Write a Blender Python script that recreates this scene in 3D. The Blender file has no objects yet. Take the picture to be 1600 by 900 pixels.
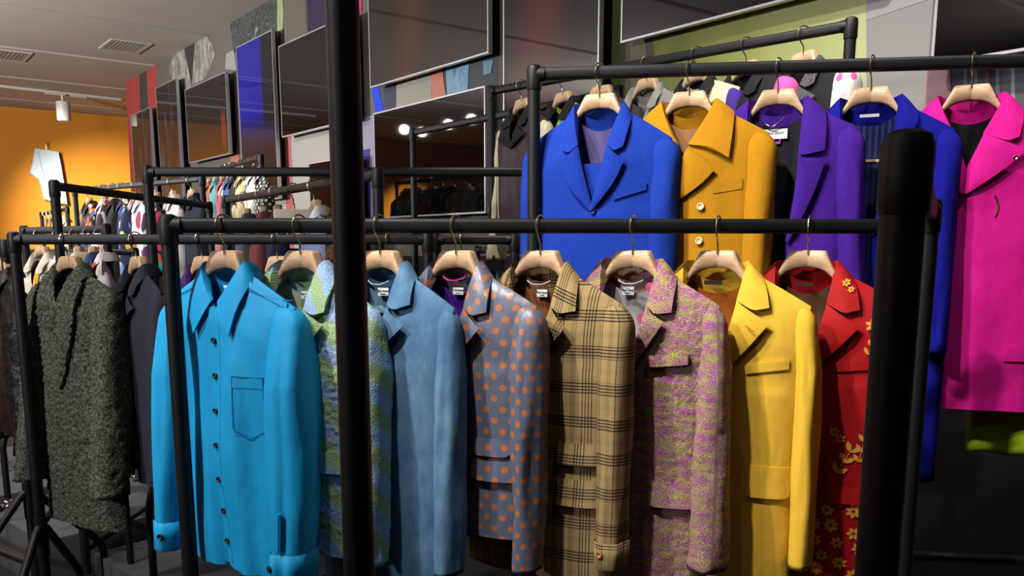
import bpy, math, random
from mathutils import Vector, noise, Matrix
random.seed(7)
sc = bpy.context.scene
COL = sc.collection
PI = math.pi

# ------------------------------------------------------------------ camera
F_PX = 1320.0
TH = math.atan(215 / 1320)
CT, ST = math.cos(TH), math.sin(TH)
EYE = 1.6
cam_d = bpy.data.cameras.new('camera')
cam = bpy.data.objects.new('camera', cam_d)
COL.objects.link(cam)
cam.location = (0, 0, EYE)
cam.rotation_euler = (PI / 2 - TH, 0, 0)
cam_d.sensor_width = 36
cam_d.lens = F_PX / 1600 * 36
cam_d.shift_y = 150 / 1600
cam_d.clip_start = 0.05
sc.camera = cam


def ray(px, py):
    x = (px - 800) / F_PX
    y = -(py - 600) / F_PX
    return (x, CT + y * ST, y * CT - ST)


def at(px, py, Y):
    r = ray(px, py)
    k = Y / r[1]
    return Vector((r[0] * k, Y, EYE + r[2] * k))


def px_of(p):
    zc = p[1] * CT - (p[2] - EYE) * ST
    return 800 + F_PX * p[0] / zc


# ------------------------------------------------------------------ world, lights, exposure
w = bpy.data.worlds.new('world')
sc.world = w
w.use_nodes = True
w.node_tree.nodes['Background'].inputs[0].default_value = (0.5, 0.55, 0.65, 1)
w.node_tree.nodes['Background'].inputs[1].default_value = 0.05
sc.view_settings.view_transform = 'Standard'
sc.view_settings.look = 'None'
sc.view_settings.gamma = 1
sc.view_settings.exposure = 0.0


def spot(name, loc, target, power, size=50, blend=0.6, col=(1, 0.94, 0.86), rad=0.05):
    l = bpy.data.lights.new(name, 'SPOT')
    l.energy = power
    l.spot_size = math.radians(size)
    l.spot_blend = blend
    l.color = col
    l.shadow_soft_size = rad
    o = bpy.data.objects.new(name, l)
    COL.objects.link(o)
    o.location = loc
    o.rotation_euler = (Vector(target) - Vector(loc)).to_track_quat('-Z', 'Y').to_euler()
    return o


def area(name, loc, target, power, sx, sy, col=(1, 1, 1)):
    l = bpy.data.lights.new(name, 'AREA')
    l.energy = power
    l.shape = 'RECTANGLE'
    l.size = sx
    l.size_y = sy
    l.color = col
    o = bpy.data.objects.new(name, l)
    COL.objects.link(o)
    o.location = loc
    o.rotation_euler = (Vector(target) - Vector(loc)).to_track_quat('-Z', 'Y').to_euler()
    return o


spot('spot_front_left', (-2.1, .95, 3.85), (-0.35, 2.0, 1.2), 370, 52)
spot('spot_front_right', (-.9, .95, 3.85), (0.75, 2.1, 1.2), 360, 46)
spot('spot_back_right', (-0.95, 1.5, 3.85), (1.1, 2.45, 1.7), 215, 48)
spot('spot_dark_coat', (-2.7, 1.5, 3.85), (-1.5, 2.95, 1.1), 210, 46)
spot('spot_screen_wall_rack', (-0.2, 2.5, 3.85), (0.7, 3.5, 2.0), 200, 62)
spot('spot_left_racks', (-4.2, 3.4, 3.85), (-2.4, 5.6, 1.4), 420, 70)
spot('spot_left_far', (-6.0, 5.6, 3.85), (-3.6, 7.6, 1.5), 420, 70)
ORW = at(45, 235, 13.5)
spot('spot_orange_wall', (ORW.x - .3, ORW.y - 2.6, 3.9), (ORW.x - .05, ORW.y, ORW.z - .25), 3800, 44, 1.0, (1, .95, .8))
spot('spot_orange_wall_left', (ORW.x - 3.0, ORW.y - 1.9, 3.9), (ORW.x - 2.4, ORW.y, 1.9), 500, 56, 1.0, (1, .95, .8))
spot('spot_orange_side', (-6.5, 2.0, 3.9), (-9.5, 2.5, 1.5), 300, 90, 1.0, (1, .9, .72))
for k, (x, y, e) in enumerate(((-1.6, -.6, 26), (.9, .4, 20), (-3.2, 4.6, 60), (-5.2, 7.4, 80))):
    spot('fill_from_above', (x, y, 3.9), (x, y + .2, 0), e, 150, 1.0, (.95, .97, 1), .1)  # added as soft overhead fill, no visible fittings
spot('spot_wall_wash_right', (1.0, 1.9, 3.95), (2.0, 3.2, 2.2), 280, 90, 1.0, (1, .98, .94))
spot('spot_plinths', (-3.6, 2.6, 3.9), (-2.3, 3.9, .2), 130, 40)
spot('fill_ceiling', (-8.2, 5.0, 2.4), (-6.2, 7.6, 4.0), 2800, 150, 1.0, (.92, .95, 1), .2)  # fill added out of view to brighten the ceiling
spot('fill_ceiling_near', (-4.0, -.5, 2.6), (-3.2, 2.6, 4.0), 700, 150, 1.0, (.92, .95, 1), .2)  # second added fill for the nearer ceiling, also unseen
spot('spot_orange_far_left', (-12.4, 10.4, 3.9), (-14.0, 11.4, 1.3), 3000, 66, 1.0, (1, .9, .66))
# the row of track lamps over the left racks that the big screen mirrors
for (px, py) in ((628, 202), (656, 206), (697, 194), (733, 186)):
    d = Vector(ray(px, py)); nw = Vector((.786, .618, 0))
    P = Vector((0, 0, EYE)) + d * (3.47 / d.dot(nw))
    q = d - nw * (2 * d.dot(nw))
    L_ = P + q * ((3.86 - P.z) / q.z)
    spot('track_lamp', L_, P + Vector((0, 0, -.6)), 14, 40, .8, (1, .97, .92), .09)


# ------------------------------------------------------------------ mesh helpers
def tag(o, label=None, cat=None, group=None, kind=None):
    if label: o['label'] = label
    if cat: o['category'] = cat
    if group: o['group'] = group
    if kind: o['kind'] = kind
    return o


def empty(name, loc=(0, 0, 0), rz=0, label=None, cat=None, group=None):
    o = bpy.data.objects.new(name, None)
    COL.objects.link(o)
    o.location = loc
    o.rotation_euler = (0, 0, rz)
    o.empty_display_size = 0.05
    return tag(o, label, cat, group)


def mk(name, V, Fc, mat=None, parent=None, uv=None, smooth=True, solid=0, sub=0, mats=None, midx=None, loc=None):
    me = bpy.data.meshes.new(name)
    me.from_pydata([tuple(v) for v in V], [], Fc)
    if uv:
        lay = me.uv_layers.new(name='UVMap')
        for lp in me.loops:
            lay.data[lp.index].uv = uv[lp.vertex_index]
    if smooth:
        for p in me.polygons: p.use_smooth = True
    for m in (mats or ([mat] if mat else [])):
        me.materials.append(m)
    if midx:
        for p, i in zip(me.polygons, midx): p.material_index = i
    o = bpy.data.objects.new(name, me)
    COL.objects.link(o)
    if parent: o.parent = parent
    if loc: o.location = loc
    if solid:
        md = o.modifiers.new('solid', 'SOLIDIFY')
        md.thickness = solid
        md.offset = 0
        es = o.modifiers.new('split', 'EDGE_SPLIT')
        es.split_angle = math.radians(38)
    if sub:
        md = o.modifiers.new('sub', 'SUBSURF')
        md.levels = md.render_levels = sub
    return o


def grid_faces(nu, nv, wrap=False, base=0):
    Fc = []
    for j in range(nv - 1):
        for i in range(nu if wrap else nu - 1):
            a = base + j * nu + i
            b = base + j * nu + (i + 1) % nu
            Fc.append((a, b, b + nu, a + nu))
    return Fc


class MB:
    def __init__(s): s.V = []; s.F = []

    def add(s, V, Fc):
        b = len(s.V)
        s.V += [Vector(v) for v in V]
        s.F += [tuple(b + i for i in f) for f in Fc]

    def box(s, lo, hi, M=None):
        x0, y0, z0 = lo; x1, y1, z1 = hi
        V = [Vector(v) for v in ((x0, y0, z0), (x1, y0, z0), (x1, y1, z0), (x0, y1, z0), (x0, y0, z1), (x1, y0, z1), (x1, y1, z1), (x0, y1, z1))]
        if M: V = [M @ v for v in V]
        s.add(V, [(0, 3, 2, 1), (4, 5, 6, 7), (0, 1, 5, 4), (1, 2, 6, 5), (2, 3, 7, 6), (3, 0, 4, 7)])

    def tube(s, pts, r, n=10, caps=True, rr=None):
        pts = [Vector(p) for p in pts]
        V = []
        prev = None
        for i, p in enumerate(pts):
            d = (pts[min(i + 1, len(pts) - 1)] - pts[max(i - 1, 0)]).normalized()
            if prev is None:
                a = d.orthogonal().normalized()
            else:
                a = (prev - d * prev.dot(d)).normalized()
            prev = a
            b = d.cross(a)
            q = rr[i] if rr else r
            for k in range(n):
                t = 2 * PI * k / n
                V.append(p + (a * math.cos(t) + b * math.sin(t)) * q)
        Fc = grid_faces(n, len(pts), True)
        if caps:
            Fc.append(tuple(range(n))[::-1])
            Fc.append(tuple((len(pts) - 1) * n + k for k in range(n)))
        s.add(V, Fc)

    def sphere(s, c, r, n=10, m=6, sz=1):
        V = []; c = Vector(c)
        for j in range(m + 1):
            t = PI * j / m
            for k in range(n):
                q = 2 * PI * k / n
                V.append(c + Vector((r * math.sin(t) * math.cos(q), r * math.sin(t) * math.sin(q), r * sz * math.cos(t))))
        s.add(V, grid_faces(n, m + 1, True))

    def obj(s, name, mat, parent=None, smooth=True, bevel=0, **k):
        o = mk(name, s.V, s.F, mat, parent, smooth=smooth, **k)
        if bevel:
            md = o.modifiers.new('bevel', 'BEVEL')
            md.width = bevel; md.segments = 3; md.limit_method = 'ANGLE'
            md.harden_normals = False
        if smooth and not bevel: auto(o)
        return o


def auto(o, ang=40):
    me = o.data
    me.update()
    # mark sharp edges by angle
    import bmesh
    bm = bmesh.new(); bm.from_mesh(me)
    for e in bm.edges:
        if len(e.link_faces) == 2 and e.calc_face_angle(0) > math.radians(ang): e.smooth = False
    bm.to_mesh(me); bm.free()


# ------------------------------------------------------------------ materials
class NT:
    """small node-tree writer"""
    def __init__(s, name):
        s.m = bpy.data.materials.new(name)
        s.m.use_nodes = True
        s.t = s.m.node_tree
        s.b = s.t.nodes['Principled BSDF']

    def n(s, typ, **k):
        nd = s.t.nodes.new(typ)
        for a, v in k.items(): setattr(nd, a, v)
        return nd

    def l(s, a, b): s.t.links.new(a, b)

    def val(s, inp, v):
        if hasattr(v, 'is_linked') or isinstance(v, bpy.types.NodeSocket): s.l(v, inp)
        else: inp.default_value = v

    def math(s, op, a, b=None, c=None):
        nd = s.n('ShaderNodeMath', operation=op)
        s.val(nd.inputs[0], a)
        if b is not None: s.val(nd.inputs[1], b)
        if c is not None: s.val(nd.inputs[2], c)
        return nd.outputs[0]

    def uv(s):
        nd = s.n('ShaderNodeTexCoord')
        return nd.outputs['UV']

    def objc(s):
        return s.n('ShaderNodeTexCoord').outputs['Object']

    def sep(s, v):
        nd = s.n('ShaderNodeSeparateXYZ'); s.l(v, nd.inputs[0])
        return nd.outputs

    def map(s, v, scale=(1, 1, 1), rot=(0, 0, 0), loc=(0, 0, 0)):
        nd = s.n('ShaderNodeMapping'); s.l(v, nd.inputs[0])
        nd.inputs['Scale'].default_value = scale
        nd.inputs['Rotation'].default_value = rot
        nd.inputs['Location'].default_value = loc
        return nd.outputs[0]

    def noise(s, v, scale, detail=3, rough=0.55):
        nd = s.n('ShaderNodeTexNoise'); s.l(v, nd.inputs['Vector'])
        nd.inputs['Scale'].default_value = scale
        nd.inputs['Detail'].default_value = detail
        nd.inputs['Roughness'].default_value = rough
        return nd.outputs['Fac']

    def vor(s, v, scale, out='Distance', rnd=1.0):
        nd = s.n('ShaderNodeTexVoronoi'); s.l(v, nd.inputs['Vector'])
        nd.inputs['Scale'].default_value = scale
        nd.inputs['Randomness'].default_value = rnd
        return nd.outputs[out]

    def ramp(s, f, stops, interp='LINEAR'):
        nd = s.n('ShaderNodeValToRGB'); s.l(f, nd.inputs[0])
        cr = nd.color_ramp; cr.interpolation = interp
        while len(cr.elements) > 1: cr.elements.remove(cr.elements[-1])
        cr.elements[0].position = stops[0][0]; cr.elements[0].color = rgba(stops[0][1])
        for p, c in stops[1:]:
            e = cr.elements.new(p); e.color = rgba(c)
        return nd.outputs[0]

    def mix(s, f, a, b, mode='MIX'):
        nd = s.n('ShaderNodeMix', data_type='RGBA', blend_type=mode)
        s.val(nd.inputs[0], f)
        s.val(nd.inputs[6], rgba(a) if not isinstance(a, bpy.types.NodeSocket) else a)
        s.val(nd.inputs[7], rgba(b) if not isinstance(b, bpy.types.NodeSocket) else b)
        return nd.outputs[2]

    def bump(s, h, strength=0.3, dist=0.002, wr=0.0):
        nd = s.n('ShaderNodeBump'); s.l(h, nd.inputs['Height'])
        nd.inputs['Strength'].default_value = strength
        nd.inputs['Distance'].default_value = dist
        if wr:                       # soft creases of the cloth under the weave
            n2 = s.n('ShaderNodeBump')
            a = s.noise(s.map(s.objc(), (1, 1, .45)), 13, 3, .5)
            s.l(a, n2.inputs['Height'])
            n2.inputs['Strength'].default_value = wr
            n2.inputs['Distance'].default_value = 0.02
            s.l(n2.outputs[0], nd.inputs['Normal'])
        s.l(nd.outputs[0], s.b.inputs['Normal'])

    def fin(s, col, rough=0.85, sheen=0, spec=0.3, metal=0):
        s.val(s.b.inputs['Base Color'], rgba(col) if not isinstance(col, bpy.types.NodeSocket) else col)
        s.b.inputs['Roughness'].default_value = rough
        s.b.inputs['Specular IOR Level'].default_value = spec
        s.b.inputs['Metallic'].default_value = metal
        if sheen:
            s.b.inputs['Sheen Weight'].default_value = sheen
            s.b.inputs['Sheen Roughness'].default_value = 0.4
        return s.m


def rgba(c):
    if isinstance(c, str):
        c = c.lstrip('#')
        v = [int(c[i:i + 2], 16) / 255 for i in (0, 2, 4)]
        return tuple((x / 12.92 if x <= 0.04045 else ((x + 0.055) / 1.055) ** 2.4) for x in v) + (1,)
    return tuple(c) + (1,) if len(c) == 3 else tuple(c)


_plain = {}


def plain(col, rough=0.85, bump=0.15, scale=900, spec=0.3, metal=0, sheen=0, mottle=0.12):
    key = (col, rough, bump, scale, spec, metal, sheen, mottle)
    if key in _plain: return _plain[key]
    t = NT('cloth_%d' % len(_plain))
    c = rgba(col)
    if mottle:
        f = t.noise(t.objc(), 160, 3)
        d = tuple(x * (1 - mottle) for x in c[:3]); e = tuple(min(1, x * (1 + mottle)) for x in c[:3])
        cc = t.mix(f, d, e)
    else:
        cc = c[:3]
    if bump: t.bump(t.noise(t.objc(), scale, 2), bump, 0.001)
    _plain[key] = t.fin(cc, rough, sheen, spec, metal)
    return _plain[key]


def m_paint(name, col, rough=0.4, spec=0.4, bump=0.05):
    t = NT(name)
    t.bump(t.noise(t.objc(), 500, 2), bump, 0.001)
    return t.fin(col, rough, 0, spec)


def m_dots(name, base, dot, pu, pv, r, rough=0.4, sheen=0.3, soft=0.03, wv=0.1):
    t = NT(name)
    u, v, _ = t.sep(t.uv())
    a = t.math('MULTIPLY', u, 1 / pu); b = t.math('MULTIPLY', v, 1 / pv)
    def lattice(off):
        fa = t.math('SUBTRACT', t.math('FRACT', t.math('ADD', a, off)), 0.5)
        fb = t.math('SUBTRACT', t.math('FRACT', t.math('ADD', b, off)), 0.5)
        fa = t.math('MULTIPLY', fa, pu); fb = t.math('MULTIPLY', fb, pv)
        return t.math('SQRT', t.math('ADD', t.math('MULTIPLY', fa, fa), t.math('MULTIPLY', fb, fb)))
    d = t.math('MINIMUM', lattice(10.0), lattice(10.5))
    mask = t.math('LESS_THAN', d, r)
    c = t.mix(mask, base, dot)
    t.bump(t.noise(t.objc(), 700, 2), wv, 0.001, .45)
    return t.fin(c, rough, 0, 0.4)


def m_plaid(name):
    t = NT(name)
    u, v, _ = t.sep(t.uv())
    def band(x, per, lo, hi, off=0.0):
        f = t.math('FRACT', t.math('ADD', t.math('MULTIPLY', x, 1 / per), 10 + off))
        return t.math('MULTIPLY', t.math('GREATER_THAN', f, lo), t.math('LESS_THAN', f, hi))
    def pin(x, per, duty=0.5):
        return t.math('LESS_THAN', t.math('FRACT', t.math('ADD', t.math('MULTIPLY', x, 1 / per), 10)), duty)
    hb = t.math('MULTIPLY', band(v, 0.082, 0.0, 0.36), pin(v, 0.0073, 0.5))
    vb = t.math('MULTIPLY', band(u, 0.070, 0.0, 0.40), pin(u, 0.0070, 0.45))
    vp = t.math('MULTIPLY', band(u, 0.070, 0.62, 0.80), pin(u, 0.0042, 0.4))
    hp = t.math('MULTIPLY', band(v, 0.082, 0.60, 0.74), 0.25)
    s = t.math('ADD', t.math('MULTIPLY', hb, 0.82), t.math('MULTIPLY', vb, 0.72))
    s = t.math('ADD', s, t.math('ADD', t.math('MULTIPLY', vp, 0.5), t.math('MULTIPLY', hp, 0.3)))
    s = t.math('MINIMUM', s, 1.0)
    base = t.mix(t.noise(t.objc(), 300, 3), '#8f7850', '#a38b60')
    c = t.mix(s, base, '#241a1c')
    t.bump(t.noise(t.objc(), 900, 2), 0.25, 0.001, .35)
    return t.fin(c, 0.9, 0, 0.2)


def m_tweed(name):
    t = NT(name)
    o = t.uv()
    st = t.noise(t.map(o, (170, 420, 1)), 1.0, 2)
    big = t.noise(t.map(o, (16, 62, 1)), 1.0, 5, 0.7)
    big2 = t.noise(t.map(o, (18, 55, 1), loc=(4, 7, 0)), 1.0, 5, 0.7)
    m1 = t.ramp(t.math('ADD', t.math('MULTIPLY', st, 0.9), t.math('MULTIPLY', big, 0.9)), [(0.845, (0, 0, 0)), (.965, (1, 1, 1))])
    m2 = t.ramp(t.math('ADD', t.math('MULTIPLY', t.math('SUBTRACT', 1.0, st), 0.9), t.math('MULTIPLY', big2, 0.9)), [(0.90, (0, 0, 0)), (1.03, (1, 1, 1))])
    base = t.mix(t.noise(o, 260, 2), '#8a765c', '#a8946c')
    c = t.mix(m1, base, '#a44f9c')
    c = t.mix(m2, c, '#a7a84c')
    dk = t.ramp(t.noise(t.map(o, (220, 520, 1), loc=(3, 3, 3)), 1.0, 2), [(0.25, (0.35, 0.35, 0.35)), (0.5, (1, 1, 1))])
    c = t.mix(1.0, c, dk, 'MULTIPLY')
    t.bump(t.noise(t.map(o, (200, 450, 1)), 1.0, 3), 0.9, 0.003)
    return t.fin(c, 0.95, 0, 0.1)


def m_boucle(name):
    t = NT(name)
    o = t.uv()
    u, v, _ = t.sep(o)
    n = t.noise(o, 35, 4)
    d = t.math('ADD', t.math('ADD', t.math('MULTIPLY', u, 8.0), t.math('MULTIPLY', v, 10.5)), t.math('MULTIPLY', n, 0.45))
    f = t.math('ABSOLUTE', t.math('SUBTRACT', t.math('FRACT', t.math('ADD', d, 20.15)), 0.5))
    mask = t.ramp(f, [(0.19, (0, 0, 0)), (0.31, (1, 1, 1))])
    sp = t.noise(o, 330, 3)
    g = t.ramp(sp, [(0.28, '#6c885c'), (0.5, '#9ab688'), (0.72, '#c4d8b4')])
    bl = t.ramp(sp, [(0.28, '#6c8cb4'), (0.5, '#94b4dc'), (0.72, '#c4d8ee')])
    c = t.mix(mask, g, bl)
    t.bump(t.vor(o, 300), 0.5, 0.002)
    return t.fin(c, 1.0, 0, 0.05)


def m_fuzzy(name, cols, scale=170):
    t = NT(name)
    o = t.objc()
    f = t.noise(o, scale, 4, 0.7)
    c = t.ramp(f, [(0.34, cols[0]), (0.5, cols[1]), (0.68, cols[2])])
    t.bump(t.noise(o, scale * 1.2, 4), 1.0, 0.006)
    return t.fin(c, 1.0, 0, 0.05)


def m_suede(name):
    t = NT(name)
    o = t.objc()
    f = t.noise(t.map(o, (1, 1, .6)), 14, 6, 0.7)
    c = t.ramp(f, [(0.25, '#3f5e80'), (0.5, '#54789a'), (0.75, '#7090a8')])
    t.bump(t.noise(o, 400, 3), 0.3, 0.001, .4)
    return t.fin(c, 0.95, 0, 0.1)


_pr = {}


def m_print(base, cols, scale=14, cover=0.35, stretch=(1, 1, 0.6), seed=0):
    key = (base, tuple(cols), scale, cover, stretch, seed)
    if key in _pr: return _pr[key]
    t = NT('print_%d' % len(_pr))
    o = t.map(t.objc(), stretch, loc=(seed, seed * 1.7, seed * 0.3), rot=(0, 0.5, 0))
    d = t.vor(o, scale)
    colr = t.vor(o, scale, 'Color')
    sx = t.sep(colr)
    st = [((i / len(cols)), c) for i, c in enumerate(cols)]
    c2 = t.ramp(sx[0], st, 'CONSTANT')
    wob = t.math('ADD', d, t.math('MULTIPLY', t.math('SUBTRACT', t.noise(o, scale * 2.5), 0.5), 0.25))
    c = t.mix(t.math('LESS_THAN', wob, cover), base, c2)
    _pr[key] = t.fin(c, 0.8, 0.1, 0.3)
    return _pr[key]


def m_lines(name, base, line, per, duty=0.35, axis=0, rough=0.8):
    t = NT(name)
    s = t.sep(t.objc())
    f = t.math('LESS_THAN', t.math('FRACT', t.math('ADD', t.math('MULTIPLY', s[axis], 1 / per), 50)), duty)
    return t.fin(t.mix(f, base, line), rough, 0, 0.3)


M = {}
M['black'] = m_paint('black_powder_coat', '#0e0f12', 0.5, 0.35)
M['rubber'] = m_paint('black_plastic_cap', '#0d0d0f', 0.5, 0.4)
M['chrome'] = NT('chrome').fin('#c8c8cc', 0.15, 0, 0.5, 1)
M['brass'] = NT('pale_brass').fin('#c8c0a0', 0.25, 0, 0.5, 1)


def wood():
    t = NT('pale_beech_wood')
    o = t.map(t.objc(), (8, 60, 60))
    c = t.ramp(t.noise(o, 3, 5, 0.6), [(0.3, '#ac8a6a'), (0.55, '#bd9c7c'), (0.75, '#c8aa8c')])
    t.bump(t.noise(o, 6, 3), 0.05, 0.001)
    return t.fin(c, 0.42, 0, 0.4)


M['wood'] = wood()
M['label'] = plain('#d8dce0', 0.7, 0.05, mottle=0.02)
M['ink'] = plain('#20242c', 0.7, 0, mottle=0)
M['dark'] = plain('#0a0a0c', 0.9, 0.1)
M['plinth'] = m_paint('dark_grey_plinth', '#4c4e52', 0.7, 0.3, 0.03)
M['button_dark'] = plain('#1c2a34', 0.3, 0, spec=0.5, mottle=0)
M['button_horn'] = plain('#c8b48c', 0.35, 0, spec=0.5, mottle=0.05)
M['button_tan'] = plain('#b07048', 0.3, 0, spec=0.5, mottle=0.1)

# ------------------------------------------------------------------ the room
UX, UY = -0.618, 0.786
WR = math.atan2(UY, UX)          # the screen wall's local frame: x along the wall (s), y towards the room (-d)
D_SCR, D_WALL = 3.50, 3.62
CEIL = 4.02
S0, S1 = -4.0, 13.78
S_OR = 17.6


def wall_sz(px, py, D=D_WALL):
    r = ray(px, py)
    k = D / (0.786 * r[0] + 0.618 * r[1])
    x, y, z = r[0] * k, r[1] * k, EYE + r[2] * k
    return x * UX + y * UY, z


def wframe(o):
    o.rotation_euler = (0, 0, WR)
    return o


def wbox(name, s0, s1, d0, d1, z0, z1, mat, parent=None, bevel=0):
    b = MB(); b.box((s0, -d1, z0), (s1, -d0, z1))
    o = b.obj(name, mat, parent, smooth=bool(bevel), bevel=bevel)
    if not parent: wframe(o)
    return o


t = NT('screen_wall_paint')
M['wall'] = t.fin(t.mix(t.noise(t.objc(), 2.0, 4), '#56514a', '#645e56'), 0.8)
t = NT('orange_paint')
t.bump(t.noise(t.objc(), 60, 3), 0.05, 0.002)
M['orange'] = t.fin(t.mix(t.noise(t.objc(), 1.2, 3), '#d08424', '#da8e2a'), 0.75)
t = NT('ceiling_paint')
M['ceil'] = t.fin(t.mix(t.noise(t.objc(), 1.0, 4), '#a89d92', '#b4a99e'), 0.85)
M['ceil_gap'] = plain('#6e675f', 0.9, 0, mottle=0)
t = NT('dark_floor')
t.bump(t.noise(t.objc(), 30, 4), 0.1, 0.002)
M['floor'] = t.fin(t.mix(t.noise(t.objc(), 3, 5), '#17181a', '#222326'), 0.6)
M['wallgrey'] = plain('#4a4744', 0.85, 0)

wall = wbox('wall_right', S0, S1, D_WALL, D_WALL + 0.3, 0, CEIL, M['wall'])
tag(wall, kind='structure')
o = wbox('wall_back', S_OR, S_OR + 0.2, -9, 9, 0, CEIL, M['orange']); tag(o, kind='structure')
o = wbox('wall_left', S0, S_OR, -7.2, -7.0, 0, CEIL, M['orange']); tag(o, kind='structure')
o = wbox('wall_front', S0 - 0.2, S0, -7.2, D_WALL + 0.3, 0, CEIL, M['wallgrey']); tag(o, kind='structure')
o = wbox('wall_far_right', S1, S_OR, 8.8, 9.0, 0, CEIL, M['wallgrey']); tag(o, kind='structure')
fl = wbox('floor', S0 - 0.2, S_OR + 0.2, -7.2, 9, -0.1, 0, M['floor']); tag(fl, kind='structure')
ce = wbox('ceiling', S0 - 0.2, S_OR + 0.2, -7.2, 9, CEIL + 0.06, CEIL + 0.16, M['ceil_gap']); tag(ce, kind='structure')


def ceil_s(px, py):
    r = ray(px, py); k = (CEIL - EYE) / r[2]
    x, y = r[0] * k, r[1] * k
    return x * UX + y * UY, x * 0.786 + y * 0.618


sa = ceil_s(150, 29)[0]; sb = ceil_s(110, 86)[0]
step = sb - sa
edges = [sb + step * k for k in range(-7, 5)]
edges = [e for e in edges if S0 < e < S_OR]
lo = S0 - 0.2
for e in edges + [S_OR + 0.2]:
    hi = e - 0.05
    wbox('ceiling_panel', lo, hi, -7.2, 9, CEIL, CEIL + 0.05, M['ceil'], ce)
    lo = e + 0.05


def vent(px, py, label):
    s, d = ceil_s(px, py)
    r = empty('ceiling_vent', (UX * s + 0.786 * d, UY * s + 0.618 * d, CEIL - 0.012), WR, label, 'vent')
    b = MB()
    for (x0, x1, y0, y1) in ((-.32, .32, .2, .23), (-.32, .32, -.23, -.2), (-.32, -.29, -.2, .2), (.29, .32, -.2, .2)):
        b.box((x0, y0, 0), (x1, y1, .012))
    b.obj('frame', M['ceil'], r, smooth=False)
    for k in range(9):
        b = MB(); y = -.18 + k * .045; b.box((-.29, y - .012, .002), (.29, y + .012, .01))
        b.obj('slat', plain('#938a80', .9, 0, mottle=0), r, smooth=False)


vent(195, 72, 'pale ceiling vent grille nearer the screen wall, right one of two')
vent(12, 86, 'pale ceiling vent grille at the left edge of the photo')

# track and spotlight on the ceiling
s1_, d1_ = ceil_s(10, 134); s2_, d2_ = ceil_s(188, 154)
p1 = Vector((UX * s1_ + .786 * d1_, UY * s1_ + .618 * d1_, CEIL)); p2 = Vector((UX * s2_ + .786 * d2_, UY * s2_ + .618 * d2_, CEIL))
tr = empty('lighting_track', p1, math.atan2(p2.y - p1.y, p2.x - p1.x), 'white lighting track running along the ceiling before the orange wall', 'light track')
b = MB(); b.box((-2.5, -.02, -.035), ((p2 - p1).length, .02, 0)); b.obj('rail', plain('#c8c0b4', .5, 0, mottle=0), tr, smooth=False)
b = MB(); b.box(((p2 - p1).length * .5 - .3, -.03, -.06), ((p2 - p1).length * .5 + .3, .03, -.035)); b.obj('power_adapter', plain('#b8b0a4', .5, 0, mottle=0), tr, smooth=False)
pl = at(97, 148, 1.0) - Vector((0, 0, EYE)); pl = Vector((0, 0, EYE)) + pl * ((CEIL - .06 - EYE) / pl.z)
sp = empty('track_spotlight', pl, 0, 'white cylindrical spotlight hanging from the ceiling track', 'spotlight')
b = MB(); b.tube([(0, 0, 0), (0, 0, -.12)], .02); b.obj('stem', plain('#c8c0b4', .5, 0, mottle=0), sp)
b = MB(); b.tube([(0, 0, -.1), (0, 0, -.11), (0.0, -.0, -.38), (0, 0, -.40)], .1, 18, rr=[.08, .1, .1, .085]); b.obj('lamp_head', plain('#d0c8bc', .4, 0, mottle=0), sp)

# ------------------------------------------------------------------ printed mural on the screen wall
_mur = [0]


def mural(poly, col, lift=1, name='mural_print', mat=None):
    pts = [wall_sz(*p) for p in poly]
    y = -(D_WALL - 0.002 * lift)
    V = [(s, y, z) for s, z in pts] + [(s, -(D_WALL + .01), z) for s, z in pts]
    n = len(pts)
    Fc = [tuple(range(n)), tuple(range(2 * n - 1, n - 1, -1))] + [(i, i + n, (i + 1) % n + n, (i + 1) % n) for i in range(n)]
    return mk(name, V, Fc, mat or plain(col, 0.7, 0, mottle=0.15), wall, smooth=False)


def m_photo(name, cols, scale=5, stretch=(1, 1, 0.35)):
    t = NT(name)
    o = t.map(t.objc(), stretch)
    return t.fin(t.ramp(t.noise(o, scale, 6, 0.65), [(0.3 + 0.4 * i / (len(cols) - 1), c) for i, c in enumerate(cols)]), 0.7)


mural([(196, 118), (217, 106), (222, 300), (205, 300)], '#9c4038')
mural([(218, 107), (229, 99), (236, 300), (222, 300)], '#3c3a3c')
mural([(229, 99), (244, 92), (250, 300), (236, 300)], '#9c4038')
mjk = m_photo('mural_jacket_print', ['#6c6a62', '#9a988c', '#5c5a54', '#b0aea0'], 9)
mural([(264, 108), (270, 88), (283, 66), (290, 76), (300, 130), (296, 150), (272, 130)], None, 2, mat=mjk)
mural([(306, 52), (318, 48), (330, 66), (336, 84), (330, 104), (322, 122), (300, 134), (302, 90)], None, 2, mat=mjk)
mural([(286, 66), (306, 54), (300, 132)], '#34322e', 3)
mbush = m_photo('mural_monochrome_print', ['#1c1e1c', '#4c504a', '#2a2c2a', '#7a7c74'], 12, (1, 1, 1))
mural([(358, 26), (402, -2), (440, -24), (440, 60), (420, 60), (366, 82)], None, 2, mat=mbush)
mural([(354, 84), (366, 78), (370, 110), (352, 108)], '#8c8a84', 2)
mural([(434, 0), (440, -22), (444, 20), (442, 52), (434, 48)], '#8c9468', 3)
mural([(447, -30), (476, -50), (480, 60), (450, 74)], '#5c564c', 2)
mural([(478, -50), (556, -90), (560, 30), (482, 52)], '#2c2038', 3)
mural([(558, -90), (566, -94), (566, 20), (558, 22)], '#c03058', 4)
mural([(360, 232), (372, 230), (380, 330), (366, 330)], '#a06048', 2)
mural([(404, 214), (520, 186), (520, 420), (404, 420)], '#8c8882', 2)
mural([(446, 210), (455, 208), (462, 420), (450, 420)], '#985048', 3)
mural([(560, 186), (584, 180), (586, 420), (560, 420)], '#7c7a86', 2)
mural([(563, 236), (579, 232), (580, 345), (564, 345)], '#2c2868', 3)
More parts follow.
